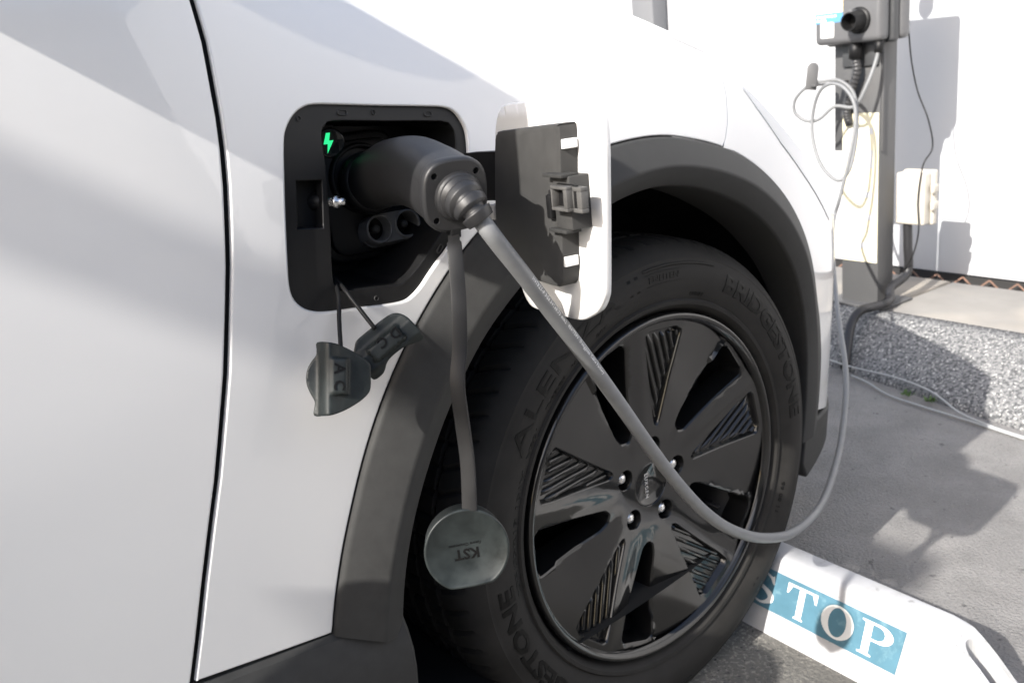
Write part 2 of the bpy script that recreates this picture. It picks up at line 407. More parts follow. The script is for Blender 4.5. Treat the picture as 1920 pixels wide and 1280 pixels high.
for i, (x, z) in enumerate(GAP):
    for dx in (-.03, .03): V.append((x+dx, S(x, z)+.008, z))
F = [(2*i, 2*i+1, 2*i+3, 2*i+2) for i in range(len(GAP)-1)]
mesh('door_seal', V, F, M['deep'], car, True)
# front face between the two bumper corners, and the far side as mirrored copies
V = []; F = []
for j in range(9):
    for i in range(17):
        y = .375+1.01*i/16; z = .26+.33*j/8; V.append((.80+.07*(1-((y-.88)/.505)**2)-.04*abs(z-.5), y, z))
F = [(j*17+i, j*17+i+1, (j+1)*17+i+1, (j+1)*17+i) for j in range(8) for i in range(16)]
mesh('front_fascia', V, F, M['paint'], car, True)
for o in (fender, door, rdoor, bumper):
    c = link(o.copy(), car); c.scale = (1, -1, 1); c.location = (0, 1.76, 0)
# hood
def zshut(x):
    L = SHUT+SHUT2[1:]
    return pchip([q[0] for q in L], [q[1] for q in L], x)
V = []; F = []; nx, ny = 60, 40
for i in range(nx+1):
    x = -.56+1.36*i/nx; zs = zshut(x)+.0025; ys = S(x, zs)+.002
    for j in range(ny+1):
        u = (j/ny)**2.2; d = u*(.88-ys)
        z = zs+.016*(1-math.exp(-d/.018))*(1-.6*min(1, max(0, (x-.02)/.3)))+(.055 if x < .1 else min(.20, .055+.42*(x-.1)))*(1-math.exp(-d/.28))
        V.append((x, ys+d, z))
n1 = len(V)
for i in range(nx+1):
    x = -.56+1.36*i/nx; zs = zshut(x)+.0025; ys = S(x, zs)+.002
    V.append((x, ys+.001, zs-.004)); V.append((x, ys+.012, zs-.02))
for i in range(nx):
    F.append((n1+2*i, n1+2*i+2, (i+1)*(ny+1), i*(ny+1))); F.append((n1+2*i+1, n1+2*i+3, n1+2*i+2, n1+2*i))
for i in range(nx):
    for j in range(ny): F.append((i*(ny+1)+j, (i+1)*(ny+1)+j, (i+1)*(ny+1)+j+1, i*(ny+1)+j+1))
hood = mesh('hood', V, F, M['paint'], car, True)
c = link(hood.copy(), car); c.name = 'hood_half'; c.scale = (1, -1, 1); c.location = (0, 1.76, 0)
V = []; F = []
hs_ = [-.54+.02*i for i in range(36)]
for x in hs_:
    z0 = zshut(x); V.append((x, S(x, z0-.02)+.006, z0-.02)); V.append((x, S(x, z0)+.008, z0)); V.append((x, S(x, z0)+.05, z0-.01))
F = [(3*i+j, 3*i+j+1, 3*i+j+4, 3*i+j+3) for i in range(len(hs_)-1) for j in range(2)]
mesh('hood_seal', V, F, M['deep'], car, True)
# headlamp set into the corner
panel('headlight', [(.206, .889), (.222, .880), (.27, .849), (.33, .810), (.40, .764), (.47, .712), (.53, .664), (.53, .640), (.46, .688), (.38, .742), (.30, .800), (.235, .858)], [], M['lamp'], car, .02, -.0015, .002, .004)
# cabin: glass, pillars, roof, drawn out behind the camera
def cabin():
    sec = [(-.46, 1.095, 1.10, .10), (-.80, 1.095, 1.34, .17), (-1.15, 1.09, 1.545, .235), (-1.5, 1.09, 1.605, .26), (-2.2, 1.09, 1.62, .27), (-2.75, 1.09, 1.60, .28)]
    V = []; F = []
    for (x, zb, zt, ins) in sec:
        V += [(x, .06, zb), (x, .06+(ins-.06)*.97, zt-.02), (x, ins+.03, zt), (x, .88, zt+.02), (x, 1.73-ins, zt), (x, 1.70-(ins-.06)*.97, zt-.02), (x, 1.70, zb)]
    for i in range(len(sec)-1):
        for j in range(6): F.append((i*7+j, i*7+j+1, (i+1)*7+j+1, (i+1)*7+j))
    F.append(tuple(range(7))); F.append(tuple(range(len(V)-1, len(V)-8, -1)))
    return V, F, len(sec)
V, F, ns = cabin()
cab = mesh('cabin', V, F, M['glass'], car)
cab.data.materials.append(M['paint'])
for p in cab.data.polygons:
    if p.center.z > 1.57: p.material_index = 1
tube('roof_pillar', catmull([(-.40, .055, 1.085), (-.80, .10, 1.33), (-1.15, .185, 1.535), (-1.5, .215, 1.60), (-2.75, .235, 1.60)], 6), .035, M['paint'], car)
boxo('cowl', (-.62, .10, 1.02), (-.42, 1.66, 1.088), M['black'], car)
# door mirror
bm = bmesh.new(); bmesh.ops.create_uvsphere(bm, u_segments=32, v_segments=20, radius=1)
def sgnp(v, e): return math.copysign(abs(v)**e, v)
for v in bm.verts:
    d = Vector((sgnp(v.co.x, .62), sgnp(v.co.y, .62), sgnp(v.co.z, .55)))
    v.co = Vector((-.865+.062*d.x, -.092+.142*d.y, 1.222+.100*d.z*(1-.10*d.y)))
mir = bobj('door_mirror', bm, M['paint'], car, 60)
boxo('mirror_glass', (-.93, -.215, 1.15), (-.922, -.02, 1.262), M['steel'], mir, .003)
boxo('mirror_foot', (-.90, -.05, 1.10), (-.83, .07, 1.17), M['black'], mir, .012)

# wheel-arch cladding: swept band with a proud face and an inner return
def trim():
    A = [(178.5, 178.5)]; n = 120; V = []; F = []
    prof = [(-.006, .006), (.004, .0), (.010, -.004), (.035, -.0065), (.06, -.0078), (.30, -.0170), (.53, -.0252), (.575, -.0264), (.62, -.0254), (.80, -.0172), (.95, -.0100), (.985, -.0072), (1.0, -.002), (1.005, .02), (1.012, .09)]
    for i in range(n+1):
        t = i/n; a = 177.3+(-11-177.3)*t
        ao = 174.0+(-9-174.0)*t
        o = Vector(pol(ro(ao), ao)); q = Vector(pol(ri(a), a))
        for (s, off) in prof:
            p = o+(q-o)*s
            w = S(p.x, p.y)
            V.append((p.x, w+off*(1 if a > 70 else max(.45, .45+.55*(a-10)/60)), p.y))
    m = len(prof)
    for i in range(n):
        for j in range(m-1): F.append((i*m+j, i*m+j+1, (i+1)*m+j+1, (i+1)*m+j))
    F.append(tuple(range(m))); F.append(tuple(n*m+j for j in range(m))[::-1])
    return V, F
V, F = trim(); tr = mesh('wheel_arch_trim', V, F, M['plastic'], car, True)
tr.data.set_sharp_from_angle(angle=R(50))
# wheel-well liner and underbody, so no light leaks in
V, F = lathe([(.452, .0), (.452, .12), (.452, .36), (.02, .36)], 64, lambda r, h, a: (WC.x+r*math.cos(a), h if h else max(-.02, S(WC.x+r*math.cos(a), max(.25, WC.z+.02+r*math.sin(a)))+.028), WC.z+.0+r*math.sin(a)))
V = [(v[0], v[1], max(v[2], .19)) for v in V]
mesh('wheel_liner', V, F, M['deep'], car, True)
boxo('underbody', (-2.75, .06, .19), (-.50, 1.7, .22), M['deep'], car)
boxo('front_underbody', (.46, .32, .19), (.72, 1.44, .24), M['deep'], car)
boxo('inner_wing', (-.50, .352, .19), (.46, .40, .84), M['deep'], car)
boxo('tail_panel', (-2.80, .0, .22), (-2.75, 1.74, 1.1), M['paint'], car)
# lower corner cladding ahead of the wheel and the rubber air deflector
panel('bumper_cladding', [(.418, .292), (.545, .270), (.60, .256), (.79, .254), (.79, .20), (.44, .195), (.412, .23)], [], M['plastic'], car, .03, -.004, .006, .05)
bm = prism([(.0, .0), (.055, .0), (.062, .02), (.062, .085), (.0, .085)], 0, .008, .002)
bobj('air_deflector', bm, M['black'], car, 40, lambda v: Vector((.415+.1*(v[1]-.0)*0+v[2], .10+v[0]*1.9, .145+v[1])))
# rocker cladding
def rocker():
    sec = [(.01, .436), (-.040, .433), (-.046, .428), (-.054, .412), (-.060, .392), (-.061, .370), (-.050, .27), (-.02, .21), (.10, .20)]
    xs = [-2.75, -1.8, -1.2, -.9, -.75, -.69, -.62, -.56, -.52, -.49, -.470, -.466]; V = []; F = []
    for x in xs:
        sh = -.128*(x+.69) if x > -1.2 else .128*.51
        k = 0 if x < -.468 else .004
        for (y, z) in sec: V.append((x, y+(k if y < 0 else 0), z+sh-.0045))
    m = len(sec)
    for i in range(len(xs)-1):
        for j in range(m-1): F.append((i*m+j, i*m+j+1, (i+1)*m+j+1, (i+1)*m+j))
    F.append(tuple(len(xs)*m-m+j for j in range(m))[::-1])
    return V, F
V, F = rocker(); rk = mesh('rocker_cladding', V, [f[::-1] for f in F], M['plastic'], car, True); rk.data.set_sharp_from_angle(angle=R(20))

# ------------------------------------------------------------------ wheel
wheel = bpy.data.objects.new('wheel', None); link(wheel, car)
TR = .352
def wf(r, h, a): return (WC.x+r*math.cos(a), h, WC.z+r*math.sin(a))
# tyre: bead, sidewall, shoulder, tread with grooves and sipes
tp = [(.252, .030), (.254, .012), (.259, .004), (.2605, .000), (.266, -.0065), (.271, -.0075), (.2735, -.004), (.279, -.0065), (.290, -.0115), (.303, -.0140), (.315, -.0135), (.326, -.0105), (.329, -.0092), (.3305, -.0095), (.337, -.005), (.344, .002), (.349, .0085), (.3525, .016), (.3545, .026), (.3555, .040), (.3560, .052)]
gro = []
for c in (.060, .098, .136, .174):
    gro += [(.3565, c-.0045), (.349, c-.004), (.349, c+.004), (.3568, c+.0045)]
tp2 = tp+gro+[(.3560, .180), (.3545, .195), (.350, .208), (.340, .216), (.31, .226), (.27, .222), (.252, .205)]
def tyre():
    pit = 70; seg = pit*6; V = []; F = []; n = len(tp2)
    for k in range(seg):
        ph = (k % 6)
        for i, (r, h) in enumerate(tp2):
            a0 = 2*math.pi*k/seg
            sk = 0
            if .336 < r and h < .06: sk = (h-.0)*1.1                 # slanted shoulder sipes
            elif r > .353: sk = .06*1.1+math.sin(h*60)*.01
            dr = 0
            if ph == 0 and r > .3515 and not (.0555 < h < .0645): dr = -.0045
            if ph == 3 and .341 < r < .3552 and h < .03: dr = -.0012
            V.append(wf(r+dr, h, a0+sk))
    for k in range(seg):
        for i in range(n-1): F.append((k*n+i, ((k+1) % seg)*n+i, ((k+1) % seg)*n+i+1, k*n+i+1))
    return V, F
V, F = tyre()
# squash where it stands on the ground
V = [(x, y-(.006*max(0, .02-z)/.02 if y < .1 else 0), max(z, .0005)) for (x, y, z) in V]
ty = mesh('tyre', V, [f[::-1] for f in F], M['rubber'], wheel, True); ty.data.set_sharp_from_angle(angle=R(38))
def side_y(r):
    for i in range(len(tp)-1):
        (r0, h0), (r1, h1) = tp[i], tp[i+1]
        if r0 <= r <= r1: return h0+(h1-h0)*(r-r0)/(r1-r0)
    return -.01
def ring_text(body, size, r0, a0, a1=None, proud=.0007, bold=.0, shear=0, m='letter', name='tyre_lettering', space=1.0, sub=.004):
    """text laid clockwise on the sidewall, tops outwards, starting at angle a0 (stretched to end at a1)"""
    V, F = text_geo(body, size, .0003, bold, shear, 'LEFT', space)
    x0 = min(v.x for v in V); x1 = max(v.x for v in V); L = x1-x0
    bm = bmesh.new(); vs = [bm.verts.new(v) for v in V]
    for f in F:
        try: bm.faces.new([vs[i] for i in f])
        except ValueError: pass
    bmesh.ops.triangulate(bm, faces=bm.faces)
    for _ in range(2):
        es = [e for e in bm.edges if e.calc_length() > sub]
        if es: bmesh.ops.subdivide_edges(bm, edges=es, cuts=1)
        bmesh.ops.triangulate(bm, faces=[f for f in bm.faces if len(f.verts) > 3])
    span = R(a0-a1) if a1 is not None else L/r0
    for v in bm.verts:
        r = r0+v.co.y; a = R(a0)-(v.co.x-x0)/L*span; top = v.co.z > 0
        v.co = Vector(wf(r, side_y(r)-(proud if top else -.002), a))
    return bobj(name, bm, M[m], wheel)
ring_text('BRIDGESTONE', .0335, .3035, 63, 3, .0009, .0011, .0, space=.98)
ring_text('BRIDGESTONE', .0335, .3035, -117, -177, .0009, .0011)
ring_text('ALENZA', .030, .305, 151, 104, .0007, .0003)
ring_text('ENLITEN', .0115, .3095, 93.5, 82.5, .0008, .0004)
ring_text('OUTSIDE', .0075, .2805, 76, 70, .0006, .0002)
ring_text('235/55R19 101V', .0105, .2810, -172, -206, .0006, .0002)
ring_text('V201', .0095, .2810, 151, 143, .0006, .0002)
ring_text('TUBELESS', .007, .2815, 138, 128, .0006, .0001)
ring_text('RADIAL', .007, .2815, 125, 118, .0006, .0001)
ring_text('DOT', .0085, .2830, 114, 110, .0006, .0001)
ring_text('99 00 11', .0075, .2875, -18, -28, .0006, .0001)
# raised guide lines on the sidewall
def arc_band(r0, r1, a0, a1, proud, name='sidewall_rib', m='letter', n=40):
    V = []; F = []
    for i in range(n+1):
        a = R(a0+(a1-a0)*i/n)
        for r in (r0, r1): V.append(wf(r, side_y(r)-proud, a))
        for r in (r0, r1): V.append(wf(r, side_y(r)+.001, a))
    for i in range(n):
        b0, b1 = i*4, i*4+4
        F += [(b0, b0+1, b1+1, b1), (b0+2, b0, b1, b1+2), (b0+1, b0+3, b1+3, b1+1)]
    return mesh(name, V, F, M[m], wheel, True)
arc_band(.3215, .3255, 69, 95, .0008); arc_band(.3215, .3255, 249, 275, .0008)
for a in (97, 99.5): arc_band(.300, .322, a, a+1.1, .0007, n=4)
for a in (-50, -52.2): arc_band(.300, .322, a, a+.9, .0007, n=4)
arc_band(.3010, .3018, 94.5, 81.5, .0008, n=12); arc_band(.3172, .3180, 94.5, 81.5, .0008, n=12)

# rim: spokes cut as one face with windows, pockets and lug recesses
def yface(x, z):
    r = math.hypot(x, z); a = (math.degrees(math.atan2(z, x))-94) % 72   # 0..72 counter-clockwise from an insert's leading edge
    base = .003+.021*(1-min(1, r/.245)**1.6)
    rel = a-72 if a > 40 else a                                          # -32..40
    t = 0
    if rel > 6: t = 0
    d = (a-72) if a > 26 else a                                          # -46..26
    if d < -20: t = min(1, (-20-d)/26)
    if d > 1: t = .5*min(1, (d-1)/8)
    return base+.010*t*min(1, max(0, (r-.06)/.1))
def rp(r, a): return (r*math.cos(R(a)), r*math.sin(R(a)))
def rnd(poly, n=3, k=.28):
    """round a polygon's corners"""
    out = []
    for i in range(len(poly)):
        p0, p1, p2 = Vector(poly[i-1]), Vector(poly[i]), Vector(poly[(i+1) % len(poly)])
        a = p1+(p0-p1)*k if (p0-p1).length*k < .006 else p1+(p0-p1).normalized()*.006
        c = p1+(p2-p1)*k if (p2-p1).length*k < .006 else p1+(p2-p1).normalized()*.006
        for j in range(n+1):
            t = j/n; q = a*(1-t)**2+p1*2*t*(1-t)+c*t*t; out.append((q.x, q.y))
    return out
WINR = [(.226, 7.5), (.236, 9.5), (.2385, 22), (.234, 25), (.112, 31.5), (.094, 31), (.086, 23), (.094, 16)]
INSR = [(.230, -1), (.234, -3), (.235, -17), (.229, -20.5), (.16, -19.5), (.092, -18), (.086, -14.5), (.092, -10), (.15, -4), (.205, -1.2)]
wins, inss, lugs = [], [], []
for k in range(5):
    th = 94-72*k
    wins.append(resample(rnd([rp(r, th+a) for r, a in WINR]), .008))
    inss.append(resample(rnd([rp(r, th+a) for r, a in INSR]), .008))
    lx, lz = rp(.0572, th-12)
    lugs.append([(lx+.0155*math.cos(2*math.pi*i/20), lz+.0155*math.sin(2*math.pi*i/20)) for i in range(20)])
capc = [(.034*math.cos(2*math.pi*i/40), .034*math.sin(2*math.pi*i/40)) for i in range(40)]
outl = [(.2415*math.cos(2*math.pi*i/160), .2415*math.sin(2*math.pi*i/160)) for i in range(160)]
def rimface():
    V2, F = cdt(outl, wins+inss+lugs+[capc], .007)
    V = [Vector((x, yface(x, z), z+WC.z)) for x, z in V2]
    F = [f if (V2[f[1]][0]-V2[f[0]][0])*(V2[f[2]][1]-V2[f[0]][1])-(V2[f[2]][0]-V2[f[0]][0])*(V2[f[1]][1]-V2[f[0]][1]) > 0 else f[::-1] for f in F]
    idx = {(round(v[0], 6), round(v[1], 6)): i for i, v in enumerate(V2)}
    for lp, rings in [(w, ((.0022, .0018), (.0032, .006), (.004, .040))) for w in wins]+[(w, ((.0012, .001), (.0022, .0038), (.0045, .0085))) for w in inss]+[(w, ((.0008, .0008), (.0012, .003), (.0016, .034))) for w in lugs]+[(capc, ((.0008, .001), (.001, .006)))]:
        if area(lp) > 0: lp = lp[::-1]
        nm = edge_norms(lp); n = len(lp); prev = [idx.get((round(p[0], 6), round(p[1], 6))) for p in lp]
        for (o, dn) in rings:
            cur = []
            for i, p in enumerate(lp):
                cur.append(len(V)); V.append(Vector((p[0]+nm[i][0]*o, yface(*p)+dn, p[1]+nm[i][1]*o+WC.z)))
            for i in range(n):
                a, b_, c_, d_ = prev[i], prev[(i+1) % n], cur[(i+1) % n], cur[i]
                if a is not None and b_ is not None: F.append((a, d_, c_, b_))
            prev = cur
    return V, F
V, F = rimface(); rf = mesh('rim', V, F, M['rim'], wheel, True); rf.data.set_sharp_from_angle(angle=R(32))
V, F = lathe([(.2405, .0045), (.2425, .0005), (.246, -.0035), (.2495, -.005), (.2525, -.004), (.2545, .001), (.2545, .012), (.246, .03), (.236, .05), (.225, .20), (.20, .21)], 160, wf)
mesh('rim_lip', V, [f[::-1] for f in F], M['rim'], wheel, True)
V, F = lathe([(.235, .045), (.215, .075), (.205, .19), (.02, .19)], 96, wf)
mesh('rim_barrel', V, [f[::-1] for f in F], M['rimdark'], wheel, True)
V, F = lathe([(.03, .085), (.075, .085), (.078, .105), (.162, .105), (.162, .128), (.03, .128)], 64, wf)
mesh('brake_disc', V, [f[::-1] for f in F], M['disc'], wheel, True)
bm = prism([rp(.10, -20+4*i) for i in range(18)]+[rp(.195, 48-4*i) for i in range(18)], 0, .06, .006)
bobj('brake_caliper', bm, M['rimdark'], wheel, 40, lambda v: Vector((v[0], .07+v[2], v[1]+WC.z)))
# ribbed inserts
def cliplines(poly, d, sp):
    n = (-d[1], d[0]); ks = [p[0]*n[0]+p[1]*n[1] for p in poly]; out = []
    k = min(ks)+sp*.65
    while k < max(ks)-sp*.3:
        ts = []
        for i in range(len(poly)):
            a, c = poly[i-1], poly[i]; ka, kc = a[0]*n[0]+a[1]*n[1], c[0]*n[0]+c[1]*n[1]
            if (ka > k) != (kc > k):
                f = (k-ka)/(kc-ka); p = (a[0]+(c[0]-a[0])*f, a[1]+(c[1]-a[1])*f); ts.append(p[0]*d[0]+p[1]*d[1])
        ts.sort()
        if len(ts) >= 2 and ts[-1]-ts[0] > .016:
            t0, t1 = ts[0]+.006, ts[-1]-.006
            out.append(((d[0]*t0+n[0]*k, d[1]*t0+n[1]*k), (d[0]*t1+n[0]*k, d[1]*t1+n[1]*k)))
        k += sp
    return out
for k in range(5):
    th = 94-72*k; poly = inss[k]; cx = sum(p[0] for p in poly)/len(poly); cz = sum(p[1] for p in poly)/len(poly)
    bm = bmesh.new()
    V2, F = cdt(poly, [], .012)
    vs = [bm.verts.new((x, yface(x, z)+.0082, z+WC.z)) for x, z in V2]
    for f in F: bm.faces.new([vs[i] for i in f])
    dirr = rp(1, th-10+180+24)
    for (a, c) in cliplines(poly, dirr, .0125):
        d = Vector((c[0]-a[0], c[1]-a[1])); L = d.length; d /= L; n = Vector((-d.y, d.x)); prev = None
        ns = 8
        for i in range(ns+1):
            p = Vector(a)+d*L*i/ns; y = yface(p.x, p.y); e = 1 if 0 < i < ns else .0
            row = []
            for (o, hh) in ((-.0038, .0086), (-.0026, .0086-.0040*e), (-.0010, .0086-.0054*e), (.0010, .0086-.0054*e), (.0026, .0086-.0040*e), (.0038, .0086)):
                q = p+n*o; row.append(bm.verts.new((q.x, y+hh, q.y+WC.z)))
            if prev:
                for j in range(5): bm.faces.new((prev[j], prev[j+1], row[j+1], row[j]))
            prev = row
    bmesh.ops.recalc_face_normals(bm, faces=bm.faces)
    bobj('ribbed_insert', bm, M['rim'], wheel, 35)
# lug nuts, centre cap, valve
for k in range(5):
    lx, lz = rp(.0572, 94-72*k-12)
    V = []; F = []
    pr = [(.0100, .06, 6), (.0100, .0335, 6), (.0090, .0315, 6), (.0080, .0300, 12), (.0058, .0275, 12), (.002, .0262, 12)]
    for (r, h, s) in pr:
        for i in range(12):
            a = 2*math.pi*i/12; rr2 = r*(1 if s == 12 or i % 2 == 0 else .9); V.append((lx+rr2*math.cos(a), h, WC.z+lz+rr2*math.sin(a)))
    for j in range(len(pr)-1):
        for i in range(12): F.append((j*12+i, j*12+(i+1) % 12, (j+1)*12+(i+1) % 12, (j+1)*12+i))
    F.append(tuple((len(pr)-1)*12+i for i in range(12)))
    mesh('lug_nut', V, [f[::-1] for f in F], M['steel'], wheel, False)
V, F = lathe([(.0335, .030), (.0335, .0255), (.0325, .0242), (.0305, .0240), (.0298, .0252), (.001, .0246)], 48, wf)
mesh('center_cap', V, [f[::-1] for f in F], M['rim'], wheel, True)
V, F = text_geo('LUXGEN', .0085, .0002, .0001, space=1.25)
mesh('cap_lettering', V, F, M['steel'], wheel, False, lambda v: Vector((v[1]-.008, .0243-.0004*(v[2] > 0), WC.z-v[0])))
V, F = lathe([(.0055, .0), (.0055, -.018), (.0035, -.02), (.0035, -.034), (.001, -.036)], 16, lambda r, h, a: (.0, 0, 0) if False else (.186*math.cos(R(-33))+r*math.cos(a), .062+h*1.0, WC.z+.186*math.sin(R(-33))+r*math.sin(a)))
mesh('valve_stem', V, F, M['rimdark'], wheel, True)

panel('corner_bracket', [(.12, .89), (.19, .868), (.20, .888), (.157, .920), (.125, .928)], [], M['paint'], car, .02, .007, .001, .004)
# ------------------------------------------------------------------ charge port in the fender
INNER = [(-0.458, 0.9163), (-0.4023, 0.9097), (-0.3362, 0.9024), (-0.3237, 0.8962), (-0.3207, 0.8856), (-0.3238, 0.8704), (-0.3297, 0.8452), (-0.3354, 0.8231), (-0.342, 0.8111), (-0.3524, 0.7997), (-0.3831, 0.7727), (-0.4036, 0.7574), (-0.4133, 0.7535), (-0.4208, 0.7503), (-0.45, 0.7542), (-0.4786, 0.7581), (-0.4885, 0.7609), (-0.4932, 0.7697), (-0.4908, 0.7927), (-0.4869, 0.8177), (-0.4832, 0.8483), (-0.4796, 0.8733), (-0.4777, 0.8973), (-0.4755, 0.9077), (-0.4693, 0.9137)]
INNER = [(p.x, p.y) for p in catmull([(a, b_, 0) for a, b_ in INNER], 2, True)]
port = bpy.data.objects.new('charge_port', None); link(port, car)
POCK = [(-0.5116, 0.8689), (-0.4834, 0.8656), (-0.4917, 0.8202), (-0.5196, 0.8244)]
panel('port_frame', [(x, z) for x, z in PORT], [INNER, POCK[::-1]], M['black'], port, .012, .0045, .0015, .012, .006)
FLOOR_Y = .045
V = []; F = []; n = len(INNER)
ip = INNER if area(INNER) < 0 else INNER[::-1]
cxp, czp = -.405, .835
for (sc_, y) in ((1., None), (.985, .015), (.965, FLOOR_Y-.006), (.93, FLOOR_Y)):
    for (x, z) in ip: V.append((cxp+(x-cxp)*sc_, S(x, z)+.008 if y is None else y, czp+(z-czp)*sc_))
for r_ in range(3):
    for i in range(n): F.append((r_*n+i, r_*n+(i+1) % n, (r_+1)*n+(i+1) % n, (r_+1)*n+i))
F.append(tuple(3*n+i for i in range(n)))
pc = mesh('port_cavity', V, [f[::-1] for f in F], M['black'], port, True); pc.data.set_sharp_from_angle(angle=R(35))
# latch pocket with its chromed striker
V = [(x, S(x, z)+.006, z) for x, z in POCK]+[(x, S(x, z)+.022, z) for x, z in POCK]
mesh('latch_pocket', V, [(4, 5, 6, 7), (0, 1, 5, 4), (1, 2, 6, 5), (2, 3, 7, 6), (3, 0, 4, 7)], M['black'], port)
fl = frame_fn((-.4855, -.034, .8440), (.35, -.93, .0))
V, F = lathe([(.0085, -.014), (.0085, .0), (.0072, .006), (.0045, .009), (.0005, .0098)], 20, lambda r, h, a: fl((r*math.cos(a), r*math.sin(a), h)))
mesh('latch_bulb', V, F, M['black'], port, True)
fl2 = frame_fn((-.4790, -.047, .8430), (.55, -.83, .0))
V, F = lathe([(.0042, -.004), (.0042, .004), (.0058, .0046), (.0058, .007), (.0030, .0078), (.0036, .012), (.0026, .0142), (.0003, .0148)], 16, lambda r, h, a: fl2((r*math.cos(a), r*math.sin(a), h)))
mesh('latch_striker', V, F, M['steel'], port, True)
# slots and studs on the frame
def slot(cx, cz, w, h, ang):
    P = []
    for i in range(24):
        a = 2*math.pi*i/24; x = math.copysign(max(0, w-h), math.cos(a))*(abs(math.cos(a)) > .02)+h*math.cos(a); z = h*math.sin(a)
        P.append((cx+x*math.cos(ang)-z*math.sin(ang), cz+x*math.sin(ang)+z*math.cos(ang)))
    V = [(x, S(x, z)+.0045, z) for x, z in P]+[(cx+(x-cx)*.9, S(x, z)+.0032, cz+(z-cz)*.9) for x, z in P]+[(cx+(x-cx)*.72, S(x, z)+.0032, cz+(z-cz)*.72) for x, z in P]+[(cx+(x-cx)*.62, S(x, z)+.0050, cz+(z-cz)*.62) for x, z in P]
    F = [(r_*24+i, r_*24+(i+1) % 24, (r_+1)*24+(i+1) % 24, (r_+1)*24+i) for r_ in range(3) for i in range(24)]
    mesh('frame_slot', V, F, M['plastic'], port, True)
slot(-.4478, .9214, .0062, .0027, -.09); slot(-.3493, .9098, .0055, .0027, -.09); slot(-.3669, .7773, .0058, .0026, .75)
for (x, z) in ((-.413, .9180), (-.4955, .9210), (-.4493, .7445)): slot(x, z, .0026, .0026, 0)
# status light: dark round window with a green bolt
LC = (-.4305, .8915); fL = frame_fn((LC[0], .026, LC[1]), (-.25, -1, .0))
V, F = lathe([(.0150, -.02), (.0150, .0), (.0140, .0012), (.0125, .0006), (.0005, .0006)], 32, lambda r, h, a: fL((r*math.cos(a), r*math.sin(a), h)))
mesh('status_window', V, F, M['glass'], port, True)
bolt = [(-.0015, .0115), (-.0062, -.0010), (-.0012, -.0010), (-.0030, -.0115), (.0060, .0025), (.0008, .0025), (.0032, .0115)]
bm = prism([(x*.86-.002, z*.86) for x, z in bolt], .001, .0016); bobj('status_bolt', bm, M['led'], port, None, fL)
# slanted shroud plate behind the light
bm = prism([(-.468, .905), (-.462, .912), (-.425, .9085), (-.452, .862), (-.470, .868)], 0, .028, .002)
bobj('light_shroud', bm, M['black'], port, 40, lambda v: Vector((v[0]+.002, .044-v[2]*.62, v[1])))
# inlet body: rounded plate, AC socket collar, twin DC sockets in their oblong housing
def rrect(w, h, r, n=6):
    P = []
    for (sx, sz, a0) in ((1, 1, 0), (-1, 1, 90), (-1, -1, 180), (1, -1, 270)):
        for i in range(n+1):
            a = R(a0+90*i/n); P.append((sx*(w-r)+r*math.cos(a), sz*(h-r)+r*math.sin(a)))
    return P
fI = frame_fn((-.4015, .044, .832), (-.10, -1, .06))
M['sock'] = mat('socket_housing_plastic', (.095, .095, .095), .30, noise=(40, .1))
bobj('inlet_plate', prism(rrect(.049, .066, .02), -.004, .014, .004, 3), M['black'], port, 35, fI)
bobj('inlet_ridge', prism(rrect(.042, .058, .018), .014, .022, .003, 2), M['black'], port, 35, fI)
fA = frame_fn((-.4010, .040, .8505), (-.10, -1, .10))
V, F = lathe([(.036, -.01), (.036, .020), (.0345, .024), (.0315, .024), (.0305, .021), (.0305, -.01)], 40, lambda r, h, a: fA((r*math.cos(a), r*math.sin(a), h)))
mesh('ac_socket_collar', V, F, M['black'], port, True)
DC1, DC2 = Vector((-.4021, .0, .8017)), Vector((-.3694, .0, .7991))
mid = (DC1+DC2)/2; half = (DC2-DC1).length/2
fD = frame_fn(mid, (-.10, -1, .12)); xax = fD((1, 0, 0))-mid
sgn = 1 if xax.dot(DC2-DC1) > 0 else -1
def oblong(hw, r, n=14):
    return [(hw+r*math.cos(R(-90+180*i/n)), r*math.sin(R(-90+180*i/n))) for i in range(n+1)]+[(-hw+r*math.cos(R(90+180*i/n)), r*math.sin(R(90+180*i/n))) for i in range(n+1)]
V = []; F = []; ob = oblong(half, .0150); n = len(ob)
for (s, h) in ((1.20, -.055), (1.16, -.030), (1.12, -.012), (1.08, -.011), (1.05, -.002), (1.0, .0)):
    for p in oblong(half, .0150*s): V.append(fD((p[0], p[1]-.004*(s-1)*5, h)))
for r_ in range(5):
    for i in range(n): F.append((r_*n+i, r_*n+(i+1) % n, (r_+1)*n+(i+1) % n, (r_+1)*n+i))
dh = mesh('dc_socket_housing', V, F, M['sock'], port, True); dh.data.set_sharp_from_angle(angle=R(40))
hol = [[(c+.0125*math.cos(2*math.pi*i/28), .0125*math.sin(2*math.pi*i/28)) for i in range(28)] for c in (-half, half)]
V2, F = cdt(ob, hol, .006)
mesh('dc_socket_face', [fD((x, y, .0002)) for x, y in V2], F, M['sock'], port)
for c in (-half, half):
    V, F = lathe([(.0150, -.0005), (.0148, .0012), (.0132, .0014), (.0124, .0), (.0120, -.030), (.0005, -.030)], 32, lambda r, h, a: fD((c+r*math.cos(a), r*math.sin(a), h)))
    mesh('dc_socket', V, F, M['sock'], port, True)
    V, F = lathe([(.0042, -.03), (.0042, -.007), (.0032, -.005), (.0003, -.0048)], 16, lambda r, h, a: fD((c+r*math.cos(a), r*math.sin(a), h)))
    mesh('dc_pin', V, F, M['plastic'], port, True)

